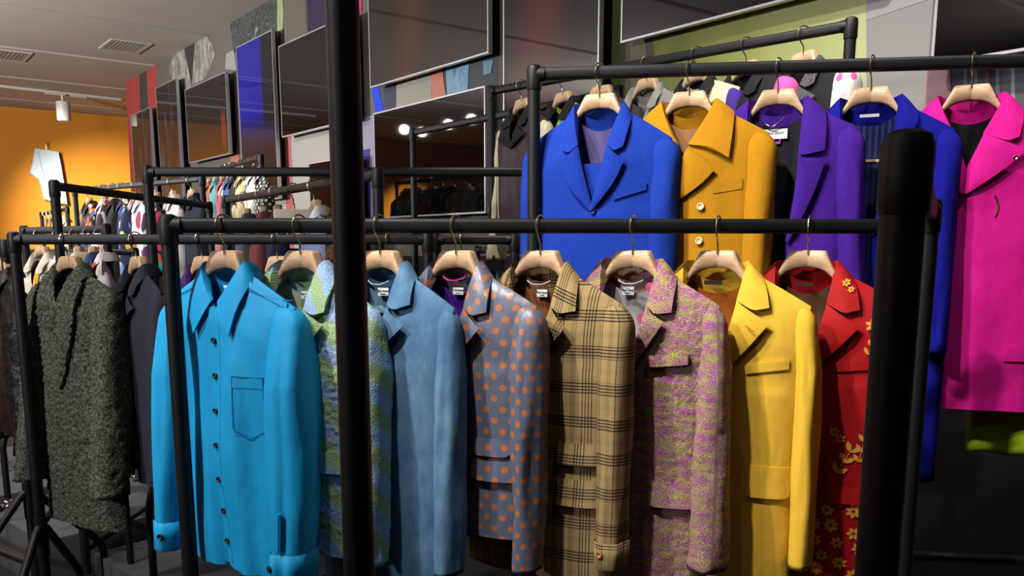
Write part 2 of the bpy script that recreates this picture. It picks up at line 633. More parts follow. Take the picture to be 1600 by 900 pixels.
mural([(586, 134), (778, 80), (778, 200), (586, 240)], '#48484c', 1)
mural([(582, 140), (592, 136), (600, 172), (588, 178)], '#1c3cc0', 3)
mural([(600, 136), (618, 130), (620, 166), (602, 172)], '#3a3a4c', 3)
mural([(620, 128), (674, 112), (676, 160), (620, 176)], '#8c887a', 3)
mural([(674, 112), (692, 108), (698, 150), (677, 158)], '#b07060', 4)
mural([(698, 106), (734, 98), (732, 142), (700, 150)], None, 4, mat=m_photo('mural_denim_print', ['#4c6c84', '#7c9cb0', '#5c7c94'], 20))
mural([(756, 96), (772, 94), (768, 114), (757, 118)], '#6c8898', 4)
tgreen = NT('mural_green_print')
sx = tgreen.sep(tgreen.objc())
gf = tgreen.math('ADD', tgreen.math('MULTIPLY', sx[0], -0.55), tgreen.math('MULTIPLY', tgreen.noise(tgreen.map(tgreen.objc(), (1.2, 1, .25)), 2.2, 3), 0.5))
M['mgreen'] = tgreen.fin(tgreen.ramp(tgreen.math('ADD', gf, 1.75), [(0.0, '#4e5428'), (0.35, '#8a9048'), (0.6, '#a2a868'), (0.9, '#b4ba8c')]), 0.7)
mural([(938, -60), (1354, -150), (1354, 500), (950, 400)], None, 1, mat=M['mgreen'])
mural([(968, 60), (1016, 50), (1024, 92), (1026, 180), (972, 180)], '#5a5640', 2)
mural([(985, 62), (1010, 56), (1014, 170), (990, 170)], '#6c6a56', 3)
mural([(1354, -150), (1480, -200), (1480, 600), (1354, 500)], '#8c8a88', 1)
mural([(1354, -150), (1480, -200), (1480, -10), (1354, 32)], '#9a9698', 2)
mural([(1450, 100), (1486, 96), (1486, 200), (1440, 200)], '#9c7884', 3)
mural([(1480, -200), (1700, -300), (1700, 600), (1480, 500)], '#4c4e54', 1)
for a_, c_ in ((1506, '#70747c'), (1522, '#70747c'), (1540, '#8a4a54'), (1556, '#70747c'), (1580, '#80848c')):
    mural([(a_, 80), (a_ + 6, 79), (a_ + 8, 400), (a_ + 2, 400)], c_, 2)

mural([(586, 400), (950, 400), (1354, 420), (1700, 440), (1700, 1300), (586, 700)], '#141315', 4)

# ------------------------------------------------------------------ wall screens
t = NT('screen_glass_off')
M['glass'] = t.fin('#060608', 0.025, 0, 0.55)
t.b.inputs['IOR'].default_value = 1.6
t.b.inputs['Coat Weight'].default_value = 0.0
M['bezel'] = NT('brushed_silver_edge').fin('#c4c4c8', 0.35, 0, 0.5, 0.7)
M['tvback'] = plain('#0c0c0e', 0.5, 0.05, mottle=0)


def m_screen_reflection(name, stops_fn):
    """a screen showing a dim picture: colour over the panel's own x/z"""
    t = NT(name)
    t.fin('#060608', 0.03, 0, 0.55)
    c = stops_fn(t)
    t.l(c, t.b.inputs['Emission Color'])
    t.b.inputs['Emission Strength'].default_value = 1.0  # emission stands in for reflected surroundings and lights
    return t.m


def text_mesh(name, body, size, mat, parent, loc, rot, shear=0.0, extrude=0.0004, align='CENTER'):
    cu = bpy.data.curves.new(name, 'FONT')
    cu.body = body; cu.size = size; cu.shear = shear; cu.extrude = extrude
    cu.align_x = align; cu.align_y = 'CENTER'; cu.resolution_u = 2
    tmp = bpy.data.objects.new(name, cu)
    COL.objects.link(tmp)
    dg = bpy.context.evaluated_depsgraph_get()
    me = bpy.data.meshes.new_from_object(tmp.evaluated_get(dg))
    bpy.data.objects.remove(tmp)
    me.materials.clear(); me.materials.append(mat)
    o = bpy.data.objects.new(name, me); COL.objects.link(o)
    o.parent = parent; o.location = loc; o.rotation_euler = rot
    return o


def tv(s0, s1, z0, z1, label, glass=None, logo=False):
    w_, h_ = s1 - s0, z1 - z0
    sc_ = (s0 + s1) / 2
    r = empty('wall_screen', (UX * sc_ + .786 * (D_SCR + .03), UY * sc_ + .618 * (D_SCR + .03), z0), WR, label, 'screen')
    hw = w_ / 2
    b = MB(); b.box((-hw + .012, .026, .012), (hw - .012, .031, h_ - .012)); b.obj('display', glass or M['glass'], r, smooth=False)
    b = MB()
    e = .011
    for lo, hi in (((-hw, 0, 0), (hw, .034, e)), ((-hw, 0, h_ - e), (hw, .034, h_)), ((-hw, 0, e), (-hw + e, .034, h_ - e)), ((hw - e, 0, e), (hw, .034, h_ - e))):
        b.box(lo, hi)
    b.obj('bezel', M['bezel'], r, smooth=False)
    b = MB(); b.box((-hw + .012, -.02, .012), (hw - .012, .025, h_ - .012))
    b.box((-hw * .7, -.075, h_ * .12), (hw * .7, -.02, h_ * .88)); b.obj('housing', M['tvback'], r, smooth=False)
    b = MB(); b.box((-.2, -.148, h_ * .35), (.2, -.075, h_ * .65)); b.obj('wall_bracket', M['tvback'], r, smooth=False)
    if logo:
        text_mesh('lettering', 'LG', .016, plain('#b0b0b4', .4, 0, mottle=0), r, (0, .035, .006), (PI / 2, 0, PI))
    return r


tv(4.74, 6.26, 1.825, 2.66, 'landscape screen behind the rails with four bright lamp reflections', logo=True)


def _reddish(a, b_, c0, c1, bg):  # reddish reflection painted as a soft streak
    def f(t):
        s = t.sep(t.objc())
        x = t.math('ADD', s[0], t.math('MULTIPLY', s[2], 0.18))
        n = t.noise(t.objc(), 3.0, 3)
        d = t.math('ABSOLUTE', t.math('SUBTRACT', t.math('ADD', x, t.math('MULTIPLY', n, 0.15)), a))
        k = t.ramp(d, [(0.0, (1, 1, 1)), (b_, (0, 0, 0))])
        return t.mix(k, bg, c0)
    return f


tv(4.70, 6.30, 2.86, 3.76, 'large landscape screen above the other, painted flesh-coloured reflection', m_screen_reflection('screen_reflection_rose', _reddish(0.32, .28, '#4a2a24', None, '#2c2622')), True)
tv(3.65, 4.54, 1.80, 3.38, 'tall portrait screen behind the blue blazer with a painted red reflection', m_screen_reflection('screen_reflection_red', _reddish(0.35, .3, '#4c2026', None, '#211c1c')))
tv(1.93, 3.48, 2.705, 3.60, 'dark landscape screen high above the green wall', logo=False)
tv(0.15, 1.745, 2.31, 3.2, 'dark landscape screen at the right edge above the magenta coat', logo=False)


def _purple(t):  # painted reflection: violet blue above, warm tones below
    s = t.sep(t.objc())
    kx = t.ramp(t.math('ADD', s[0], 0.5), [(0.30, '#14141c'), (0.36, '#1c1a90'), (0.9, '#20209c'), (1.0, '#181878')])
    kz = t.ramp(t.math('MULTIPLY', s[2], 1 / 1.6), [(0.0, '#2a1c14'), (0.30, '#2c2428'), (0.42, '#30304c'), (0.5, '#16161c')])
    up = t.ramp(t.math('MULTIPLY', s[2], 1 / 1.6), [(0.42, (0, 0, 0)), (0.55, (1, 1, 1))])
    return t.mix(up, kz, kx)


tv(8.21, 9.15, 2.07, 3.67, 'portrait screen with a painted violet blue reflection on its upper half', m_screen_reflection('screen_reflection_violet', _purple))
tv(6.57, 8.07, 2.645, 3.49, 'landscape screen half hidden by the tall black pole', logo=False)
tv(6.55, 7.50, 0.85, 2.36, 'portrait screen low behind the tall black pole')


def _warm(t):  # orange reflection painted as a glow towards the bottom
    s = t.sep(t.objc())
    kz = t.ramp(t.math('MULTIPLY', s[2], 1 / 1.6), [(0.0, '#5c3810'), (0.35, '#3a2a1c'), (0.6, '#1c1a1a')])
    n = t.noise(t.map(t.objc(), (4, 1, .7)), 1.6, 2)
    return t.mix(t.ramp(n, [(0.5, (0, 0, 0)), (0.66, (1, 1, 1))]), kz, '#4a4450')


def _warm2(t):  # same painted orange reflection, with a rust-red patch
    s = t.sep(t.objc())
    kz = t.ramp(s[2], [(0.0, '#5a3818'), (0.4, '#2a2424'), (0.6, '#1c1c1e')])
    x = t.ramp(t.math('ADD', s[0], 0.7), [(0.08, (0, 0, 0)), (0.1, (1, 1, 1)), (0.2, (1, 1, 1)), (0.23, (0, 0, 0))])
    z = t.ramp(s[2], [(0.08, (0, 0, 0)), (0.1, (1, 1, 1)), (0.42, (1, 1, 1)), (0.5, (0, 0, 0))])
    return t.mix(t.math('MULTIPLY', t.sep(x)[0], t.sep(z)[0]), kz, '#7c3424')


tv(9.50, 10.9, 2.61, 3.48, 'landscape screen with a painted orange reflection low down beside the violet one', m_screen_reflection('screen_reflection_warm_wide', _warm2))
tv(11.2, 12.08, 2.09, 3.665, 'taller portrait screen near the far end of the wall', m_screen_reflection('screen_reflection_warm_tall', _warm))
tv(12.4, 13.38, 1.75, 3.465, 'farthest portrait screen at the red stripes of the wall', m_screen_reflection('screen_reflection_warm_far', _warm))

# ------------------------------------------------------------------ plinths
def plinth(cx, cy, a, w_, d_, h_, label, z0=0.0):
    r = empty('plinth', (cx, cy, z0), a, label, 'plinth', None)
    b = MB(); b.box((0, 0, 0), (w_, d_, h_)); b.obj('box', M['plinth'], r, bevel=.004)
    return r


PA = math.atan2(.75, .66)
plinth(-2.14, 3.69, PA, 1.0, .78, .27, 'low dark grey plinth under the fuzzy grey coat')
plinth(-1.92, 3.70, PA - PI / 2, 1.0, 1.0, .21, 'dark plinth low behind the turquoise shirt cuff')
plinth(-2.85, 4.32, PA, 1.1, 1.2, .27, 'dark grey plinth at the left edge behind the rack leg')
plinth(-.40, 3.12, 0, .75, .62, .21, 'low dark plinth behind the dotted blazer')
plinth(-.05, 2.36, math.atan2(-.24, 1.736), 2.0, .42, .42, 'dark plinth low behind the big black post')
plinth(-.36, 4.10, math.atan2(-1.2, 1.218), 1.95, .46, .30, 'dark plinth under the colour block jackets')

# ------------------------------------------------------------------ clothes racks
CASTER = {}


def caster(parent, p):
    if not CASTER:
        b = MB(); b.tube([(0, 0, .075), (0, 0, .05)], .012, 8); b.sphere((0, 0, .05), .024, 12, 8, .6)
        o1 = b.obj('caster', M['chrome'], None)
        b = MB(); b.sphere((0, 0, .025), .025, 12, 8); o2 = b.obj('wheel', M['chrome'], None)
        CASTER['m'] = (o1.data, o2.data)
        bpy.data.objects.remove(o1); bpy.data.objects.remove(o2)
    o1 = bpy.data.objects.new('caster', CASTER['m'][0]); COL.objects.link(o1)
    o1.parent = parent; o1.location = p
    o2 = bpy.data.objects.new('wheel', CASTER['m'][1]); COL.objects.link(o2)
    o2.parent = o1


RAILS = {}


def rack(key, label, P0, P1, z, base=0.0, r=.019, bar=True, leg_h=.60, spread=.3, posts=(1, 1), fine=True):
    """P0/P1: ends of the hanging rail (x, y); z: its axis height; base: height of what it stands on"""
    P0 = Vector((P0[0], P0[1], 0)); P1 = Vector((P1[0], P1[1], 0))
    dv = P1 - P0; L = dv.length; a = math.atan2(dv.y, dv.x)
    R = empty('clothes_rack', (P0.x, P0.y, base), a, label, 'clothes rack')
    H = z - base
    n = 14 if fine else 8
    # rail: rounded-rectangular section
    V = []
    for x in (.018, L - .018):
        for k in range(16):
            t = 2 * PI * k / 16; c, s_ = math.cos(t), math.sin(t)
            q = (abs(c) ** 4 + abs(s_) ** 4) ** -.25
            V.append((x, c * q * r * .72, H + s_ * q * r * .93))
    mk('rail', V, grid_faces(16, 2, True), M['black'], R)
    for i, x in enumerate((0, L)):
        if not posts[i]: continue
        b = MB(); b.tube([(x, 0, .16), (x, 0, H - .02)], r, n); b.obj('post', M['black'], R)
        b = MB()
        b.tube([(x, 0, H - .045), (x, 0, H - .04), (x, 0, H + .012), (x, 0, H + .022), (x, 0, H + .026)], r, n + 4, rr=[r * 1.06, r * 1.16, r * 1.16, r * 1.0, r * .6])
        sx_ = 1 if i == 0 else -1
        b.tube([(x, 0, H), (x + sx_ * .032, 0, H)], r * 1.08, n)
        b.obj('corner_joint', M['rubber'], R)
        for sy in (-1, 1):
            b = MB()
            b.tube([(x, 0, leg_h), (x, sy * .03, leg_h - .02), (x, sy * (spread - .035), leg_h - spread * .95), (x, sy * (spread - .008), leg_h - spread * .95 - .04), (x, sy * spread, leg_h - spread * .95 - .08), (x, sy * spread, .07)], r * .8, 10 if fine else 6)
            b.obj('leg', M['black'], R)
            caster(R, (x, sy * spread, 0))
        b = MB(); b.tube([(x, 0, leg_h - .12), (x, 0, leg_h + .03)], r * 1.2, n); b.obj('leg_joint', M['rubber'], R)
    if bar:
        b = MB(); b.tube([(.02, 0, .27), (L - .02, 0, .27)], r * .8, 10); b.obj('lower_bar', M['black'], R)
    RAILS[key] = (Vector((P0.x, P0.y, z)), Vector((P1.x, P1.y, z)), r)
    return R


def on_rail(key, px):
    A, B, r = RAILS[key]
    lo, hi = -0.3, 1.3
    f = lambda t: px_of(A.lerp(B, t)) - px
    if f(hi) < f(lo): lo, hi = hi, lo
    for _ in range(50):
        m = (lo + hi) / 2
        if f(m) < 0: lo = m
        else: hi = m
    return A.lerp(B, (lo + hi) / 2)


rack('front', 'long black clothes rack in front holding the coloured jackets', (-.80, 2.0), (.985, 2.10), 1.648, spread=.16)
rack('tall', 'very tall black rack whose post stands before the striped jacket', (-.190, 1.0), (-1.95, .35), 2.30)
rack('side', 'black rack seen end on, its thick capped post nearest the camera', (.338, .745), (.865, 1.78), 1.672, spread=.14)
rack('br', 'black rack of the blue, mustard, purple and magenta coats', (.064, 2.56), (1.80, 2.32), 2.092, .42, spread=.17)
rack('B', 'black rack at the left holding the fuzzy grey coat', (-1.714, 2.95), (-.29, 2.95), 1.624, spread=.24)
rack('C', 'low black rack behind the dotted jacket, right of the fuzzy coat rack', (-.30, 3.36), (.01, 3.36), 1.625, .21, spread=.2)
rack('E', 'empty black rack on a plinth, its rail crossing behind the tall pole', (-1.454, 3.46), (.115, 3.46), 1.893, .21, spread=.2)
rack('F', 'black rack behind the tall pole holding the clip hanger', tuple(at(353, 318, 4.7))[:2], tuple(at(590, 272, 3.05))[:2], 1.848, spread=.2)
rack('G', 'bare black rack at the left with its rail running away from the camera', (-1.893, 3.58), (-1.86, 5.3), 1.846, spread=.2)
rack('H', 'black rack at the left full of patterned shirts', tuple(at(117, 302, 6.5))[:2], tuple(at(316, 283, 5.4))[:2], 2.015)
rack('I', 'black rack along the screen wall full of scarf-like blouses', tuple(at(408, 252, 6.2))[:2], tuple(at(316, 275, 7.5))[:2], 2.225, fine=False)
rack('J', 'small black rack of brown hangers against the orange wall', tuple(at(65, 337, 10.0))[:2], tuple(at(105, 326, 8.6))[:2], at(85, 331, 9.3).z, fine=False)
rack('K', 'black rack at the left with cream and navy blouses', tuple(at(38, 366, 4.3))[:2], tuple(at(166, 358, 3.9))[:2], at(166, 358, 3.9).z, .27, spread=.2)
rack('L', 'low black rack at the left behind the fuzzy coat', tuple(at(-60, 394, 4.9))[:2], tuple(at(211, 394, 4.9))[:2], at(211, 394, 4.9).z, .27, spread=.2)
rack('O', 'black rack at the left edge holding the black leather jacket', tuple(at(-150, 372, 3.9))[:2], tuple(at(8, 384, 3.4))[:2], at(8, 384, 3.4).z)
rack('Mr', 'black rack along the screen wall with colour block jackets', (-.096, 4.15), (1.122, 2.95), 2.322, .3, spread=.18)
rack('N', 'black rack behind the colour block jackets nearest the screen wall', (-.567, 5.0), (.45, 3.70), 2.242, spread=.16)
rack('P', 'low black rack of pale blue denim behind the dotted blazer', tuple(at(744, 391, 4.9))[:2], tuple(at(832, 391, 4.75))[:2], at(744, 391, 4.9).z)

# ------------------------------------------------------------------ hangers
DROP = .057      # rail axis to crown top


def lerp(a, b, t): return a + (b - a) * t


def clamp(x, a=0.0, b=1.0): return max(a, min(b, x))


def interp(pts, x):
    if x <= pts[0][0]: return pts[0][1]
    for (a, b), (c, d) in zip(pts, pts[1:]):
        if x <= c: return b + (d - b) * (x - a) / (c - a)
    return pts[-1][1]


def bend(x): return -.20 * min(abs(x), .07) + .014


_H = {}


def hanger_mesh(low=False):
    key = ('h', low)
    if key in _H: return _H[key]
    xs = [0, .012, .028, .036, .041, .045, .05, .06, .075, .10, .14, .18, .198, .205]
    if low: xs = [0, .03, .042, .06, .10, .16, .205]
    top = [(0, 0), (.034, -.0005), (.041, -.002), (.045, -.008), (.053, -.024), (.062, -.043), (.075, -.065), (.10, -.083), (.14, -.103), (.18, -.124), (.198, -.136), (.205, -.144)]
    bot = [(0, -.041), (.026, -.044), (.045, -.052), (.062, -.066), (.09, -.098), (.14, -.125), (.18, -.144), (.198, -.150), (.205, -.147)]
    thk = [(0, .015), (.04, .015), (.07, .013), (.10, .008), (.18, .009), (.198, .008), (.205, .003)]
    allx = [-x for x in xs[:0:-1]] + xs
    prof = [(1, .6), (.93, 1), (.5, 1.05), (.07, 1), (0, .6), (0, -.6), (.07, -1), (.5, -1.05), (.93, -1), (1, -.6)]
    V = []
    for x in allx:
        ax = abs(x)
        zt, zb, h = interp(top, ax), interp(bot, ax), interp(thk, ax)
        for f, g in prof:
            V.append((x, bend(x) + g * h, lerp(zb, zt, f)))
    n = len(prof)
    Fc = grid_faces(n, len(allx), True) + [tuple(range(n)), tuple(range((len(allx) - 1) * n, len(allx) * n))[::-1]]
    me_o = mk('hanger_body', V, Fc, M['wood'])
    import bmesh
    bm = bmesh.new(); bm.from_mesh(me_o.data); bmesh.ops.recalc_face_normals(bm, faces=bm.faces); 
    for e in bm.edges:
        if all(abs(v.co.x) < 1e-6 for v in e.verts): e.smooth = False
    bm.to_mesh(me_o.data); bm.free()
    _H[key] = me_o.data
    bpy.data.objects.remove(me_o)
    return _H[key]


def hook_mesh(low=False):
    key = ('k', low)
    if key in _H: return _H[key]
    # (e, z): plane of the hook; rail axis at (0, DROP); e points to the near side
    P = [(.004, -.01), (.004, .012), (.009, .022), (.021, .036), (.0275, .05), (.0275, .062), (.022, .074), (.011, .081), (-.003, .0815), (-.015, .077), (-.023, .068), (-.025, .06)]
    Q = []
    for i in range(len(P) - 1):
        p0, p1, p2, p3 = P[max(i - 1, 0)], P[i], P[i + 1], P[min(i + 2, len(P) - 1)]
        for s in range(1 if low else 3):
            t = s / (1 if low else 3)
            Q.append(tuple(.5 * (2 * b + (c - a) * t + (2 * a - 5 * b + 4 * c - d) * t * t + (-a + 3 * b - 3 * c + d) * t ** 3) for a, b, c, d in zip(p0, p1, p2, p3)))
    Q.append(P[-1])
    b = MB()
    b.tube([(-q[0], 0, q[1]) for q in Q], .0021 if not low else .003, 6 if low else 8)
    o = b.obj('hook', M['brass'])
    _H[key] = o.data
    bpy.data.objects.remove(o)
    return _H[key]


def hanger(key, px, alpha, label, low=False, hook_rot=None, group=None, dz=0):
    """on rail `key` where the crown appears at column px; returns the crown's position"""
    p = on_rail(key, px)
    p = p + Vector((0, 0, -DROP + dz))
    r = empty('wooden_hanger', p, math.radians(alpha), label, 'hanger', group)
    a = bpy.data.objects.new('hanger_body', hanger_mesh(low)); COL.objects.link(a); a.parent = r
    h = bpy.data.objects.new('hook', hook_mesh(low)); COL.objects.link(h); h.parent = r
    A, B, _ = RAILS[key]
    ra = math.atan2(B.y - A.y, B.x - A.x)
    # the hook's -x side (front part) points to the near side of the rail, a little left
    if hook_rot is None: hook_rot = 62
    h.rotation_euler = (0, 0, ra + math.radians(hook_rot) - math.radians(alpha))
    return p


# ------------------------------------------------------------------ garments
class G:
    """parameters and surface functions of a garment hanging from its crown point; x to the viewer's right, -y front"""
    def __init__(s, **k):
        d = dict(L=.80, xn=.066, zn=-.045, xs=.225, zs=-.125, cw=.205, hw=.215, T=.055, Tb=.04, bx=-.004, bz=-.30,
                 sl=.64, sa=.036, sb=.056, sca=.030, scb=.046, fold=.006, fk=26, seed=1, fuzz=0, ov=.018,
                 nv=56, nu=24, swr=.003, sfwd=.03, sx=.012, cut=.03, shl=0.0, so=0.0, szf=6.0, lsb=1.0, open=False)
        d.update(k)
        s.__dict__.update(d)
        s.p = random.Random(s.seed).random() * 20

    def ztop(s, x, back=False):
        ax = abs(x)
        if ax < s.xn: return s.zn + (-.03 * (1 - (ax / s.xn) ** 2) if back else 0)
        t = clamp((ax - s.xn) / (s.xs - s.xn))
        return lerp(s.zn, s.zs, t ** 1.1)

    def w(s, z):
        if z > s.zs: return s.xs
        return interp([(0, s.xs), (.10, s.cw + .008), (.2, s.cw), (.42, (s.cw + s.hw) / 2 - .006), (s.L, s.hw)], s.zs - z)

    def fold_(s, x, z):
        h = clamp((-.2 - z) / (s.L - .2))
        a = s.fold * (.25 + .75 * h) * clamp((-.06 - z) / .2)
        return a * (math.sin(s.fk * x + s.p) + .5 * math.sin(s.fk * 2.1 * x + 1.7 * s.p + 4 * z)) * .6 + \
            noise.noise((x * 10 + s.p, z * 3.0, s.p)) * s.fold * 1.3 * clamp((-.08 - z) / .15) + noise.noise((x * 22 + s.p, z * 6.0 + x * 9, s.p + 3)) * s.fold * .35 * clamp((-.08 - z) / .15)

    def prof(s, x, z, back=False):
        t = min(1, abs(x) / s.w(z))
        g = clamp((s.ztop(x, back) - z) / .12) ** .6
        return max(0, 1 - t ** 3) ** .55 * g

    def yf(s, x, z):
        return -(s.T * s.prof(x, z)) - .002 - s.fold_(x, z) * s.prof(x, z) + .012 * clamp(-z / .5) * 0

    def yb(s, x, z):
        return s.Tb * s.prof(x, z, True) + .002 + s.fold_(x + 3, z) * s.prof(x, z)

    def sleeve_front(s, x, z, off=.004):
        tt = clamp((s.zs - z) / s.sl)
        cx = s.xs - .020 + s.so * clamp(tt * 4 + .35) + s.sx * tt
        a, b = lerp(s.sa, s.sca, tt), lerp(s.sb, s.scb, tt)
        e = 1 - min(.98, abs((x - cx) / a)) ** 2.4
        return Vector((x, -s.sfwd * tt ** 1.6 + .004 - b * e ** (1 / 2.4) - off, z))

    def rollx(s, z):
        """the front edge of a panel (right side): roll line from the neck to the break"""
        if z >= s.zn: return s.xn
        if z <= s.bz: return s.bx
        t = (s.zn - z) / (s.zn - s.bz)
        return lerp(s.xn, s.bx, t) + .010 * math.sin(PI * t) * s.shl


def fz(g, p, n):
    if not g.fuzz: return p
    f = g.fuzz
    q = noise.noise(p * 95) * f + noise.noise(p * 210) * f * .8
    return p + n * q


def body(g, root, mat, lin=None, mat_left=None, zip_=False, overlap=True):
    for sgn in (1, -1):
        V = []; UVs = []
        nu, nv = g.nu, g.nv
        for j in range(nv):
            v = (j / (nv - 1))
            for i in range(nu):
                u = math.sin(i / (nu - 1) * PI / 2)
                zt = lerp(g.zn, g.zs, u ** 1.1)
                z = zt + (-g.L - zt) * v
                xi = g.rollx(z)
                if z < g.bz:
                    k = clamp((g.bz - z) / .05)
                    over = g.bx if g.open else (-g.ov if sgn > 0 else g.ov * .3)
                    xi = lerp(g.bx, over if overlap else .002, k)
                    c = clamp((-z - (g.L - .12)) / .12)
                    xi += g.cut * c * c
                xt = lerp(g.xn, g.xs, u)
                X = lerp(xi, g.w(z), u)
                k = clamp(v / .12); k = k * k * (3 - 2 * k)
                x = lerp(xt, X, k)
                y = g.yf(x, z) - (.0035 if sgn > 0 and z < g.bz else 0)
                p = fz(g, Vector((x * sgn, y if sgn > 0 else g.yf(-x, z), z)), Vector((0, -1, 0)))
                V.append(p); UVs.append((x * sgn, z))
        Fc = grid_faces(nu, nv)
        if sgn < 0: Fc = [f[::-1] for f in Fc]
        Fc = [f[::-1] for f in Fc]
        mk('front_panel', V, Fc, (mat_left or mat) if sgn < 0 else mat, root, UVs)
    V = []; UVs = []
    nu, nv = g.nu * 2 - 6, g.nv // 2
    for j in range(nv):
        v = j / (nv - 1)
        for i in range(nu):
            u = math.sin((i / (nu - 1) * 2 - 1) * PI / 2)
            au = abs(u)
            xt = g.xs * au
            zt = g.ztop(xt, True)
            z = zt + (-g.L - zt) * v
            k = clamp(v / .12); k = k * k * (3 - 2 * k)
            x = lerp(xt, g.w(z) * au, k) * (1 if u > 0 else -1)
            V.append((x, g.yb(x, z), z)); UVs.append((x + .5, z))
    mk('back_panel', V, grid_faces(nu, nv), mat, root, UVs)
    if lin:
        V = []; nu, nv = 26, 26
        for j in range(nv):
            for i in range(nu):
                x = lerp(-.15, .15, i / (nu - 1))
                zt = g.ztop(x, True) - .03
                z = lerp(zt, -g.L + .06, j / (nv - 1))
                y = g.yb(x, z) - .008 - .004 * math.exp(-(x / .014) ** 2) + .0025 * math.sin(x * 150 + g.p + z * 3) * clamp((zt - z) / .06)
                V.append((x, y, z))
        mk('lining', V, [f[::-1] for f in grid_faces(nu, nv)], lin, root)


def sleeve(g, root, mat, sgn, cuff=None, cuff_h=.0, buttons=None, billow=0.0, fwd=None, top_mat=None):
    nr, n = (32, 46) if g.nu > 15 else (16, 26)
    rings = []
    L = g.sl
    fwd = g.sfwd if fwd is None else fwd
    def ring(z, k, tt):
        hid = g.lsb if sgn < 0 else 1.0
        a = lerp(g.sa, g.sca, tt) * k
        b = lerp(g.sb, g.scb, tt) * k * hid * lerp(.45, 1, clamp((g.zs - z) / .18) ** .8)
        if billow:
            bb = billow * math.sin(PI * clamp(tt * 1.05)) ** .7 * (1 if tt < .97 else .3)
            a += bb; b += bb * .6
        cx = g.xs - .020 + g.so * clamp(tt * 4 + .35) + g.sx * tt
        if k < 1: cx -= .03 * (1 - k)
        cy = -fwd * (tt ** 1.6) + .004
        out = []
        for i in range(nr):
            q = 2 * PI * i / nr
            c, s_ = math.cos(q), math.sin(q)
            e = (abs(c) ** 2.4 + abs(s_) ** 2.4) ** (-1 / 2.4)
            x = cx + a * c * e; y = cy + b * s_ * e
            nz = noise.noise((c * 1.9 + g.p, s_ * 1.9 + sgn * 3, z * g.szf)) * g.swr * 1.9 * clamp(tt * 4 + .2) + \
                math.sin(q * 3 + g.p + z * 5) * g.swr * .5 * clamp(tt * 3)
            d = Vector((c, s_, 0))
            P = Vector((x, y, z)) + d * nz * (1 if k >= 1 else k * .3)
            out.append(fz(g, P, d))
        return out
    def q_w(i, nr): return math.sin(2 * PI * i / nr)
    ts = []
    R = []
    for j in range(9):
        th = (j + .6) / 9 * PI / 2
        R.append(ring(g.zs + .004 - .060 * (1 - math.cos(th)), math.sin(th) ** .7, 0))
        ts.append(0)
    z0 = g.zs + .004 - .060
    for j in range(1, n + 1):
        t = j / n
        R.append(ring(lerp(z0, g.zs - L, t), 1, t)); ts.append(t)
    last = R[-1]
    c = sum(last, Vector()) / nr
    R.append([c + (p - c) * .93 + Vector((0, 0, .001)) for p in last])
    R.append([c + (p - c) * .9 + Vector((0, 0, .05)) for p in last])
    V = []; UVs = []
    for r_ in R:
        for i, p in enumerate(r_):
            q = 2 * PI * i / nr
            V.append((p.x * sgn, p.y, p.z)); UVs.append((.05 * (q if q < PI * 1.75 else q - 2 * PI) * sgn + .02, p.z))
    Fc = grid_faces(nr, len(R), True)
    topc = len(V); V.append((sum((p.x for p in R[0]), 0) / nr * sgn, R[0][0].y * 0 + .004, g.zs + .005)); UVs.append((0, 0))
    Fc += [(topc, (i + 1) % nr, i) for i in range(nr)]
    if sgn > 0: Fc = [f[::-1] for f in Fc]
    o = mk('sleeve', V, Fc, mat, root, UVs)
    def surf(z, ang, off=.002):
        t = clamp((z0 - z) / (z0 - (g.zs - L)))
        pts = ring(z, 1, t)
        i = int(round(ang / (2 * PI) * nr)) % nr
        p = pts[i]
        cc = sum(pts, Vector()) / nr
        d = (p - cc); d.z = 0; d.normalize()
        return Vector(((p.x + d.x * off) * sgn, p.y + d.y * off, p.z)), Vector((d.x * sgn, d.y, 0))
    if cuff:
        V = []; UVs = []
        zc = g.zs - L
        rows = [(zc + cuff_h, .0035), (zc + cuff_h, .0045), (zc + cuff_h * .5, .005), (zc + .002, .005), (zc - .002, .003)]
        for z, off in rows:
            t = clamp((z0 - z) / (z0 - (g.zs - L)))
            pts = ring(z, 1, min(t, 1)); cc = sum(pts, Vector()) / nr
            for i, p in enumerate(pts):
                d = (p - cc); d.z = 0; d.normalize(); p = p + d * off
                V.append((p.x * sgn, p.y, p.z)); UVs.append((.05 * 2 * PI * i / nr * sgn, p.z + .03))
        Fc = grid_faces(nr, len(rows), True)
        if sgn > 0: Fc = [f[::-1] for f in Fc]
        mk('cuff', V, Fc, cuff, root, UVs)
    for (dz, ang, mb) in (buttons or []):
        p, d = surf(g.zs - L + dz, ang, .006)
        button(root, p, d, .0085, mb)
    return surf


_B = {}


def button(parent, p, d, r, mat):
    key = mat.name
    if key not in _B:
        b = MB()
        n = 14; V = []
        for (q, z) in ((0, .1), (.55, .1), (.7, .35), (.9, .35), (1, .15), (.95, -.2), (0, -.2)):
            for k in range(n): V.append((q * math.cos(2 * PI * k / n), q * math.sin(2 * PI * k / n), z))
        o = mk('button', V, grid_faces(n, 7, True), mat)
        _B[key] = o.data; bpy.data.objects.remove(o)
    o = bpy.data.objects.new('button', _B[key]); COL.objects.link(o)
    o.parent = parent; o.location = p
    o.rotation_euler = d.to_track_quat('Z', 'Y').to_euler(); o.scale = (r, r, r)
    return o


def catmull(P, m):
    Q = []
    for i in range(len(P) - 1):
        p0, p1, p2, p3 = P[max(i - 1, 0)], P[i], P[i + 1], P[min(i + 2, len(P) - 1)]
        for s in range(m):
            t = s / m
            Q.append(.5 * (2 * p1 + (p2 - p0) * t + (2 * p0 - 5 * p1 + 4 * p2 - p3) * t * t + (-p0 + 3 * p1 - 3 * p2 + p3) * t ** 3))
    Q.append(P[-1].copy())
    return Q


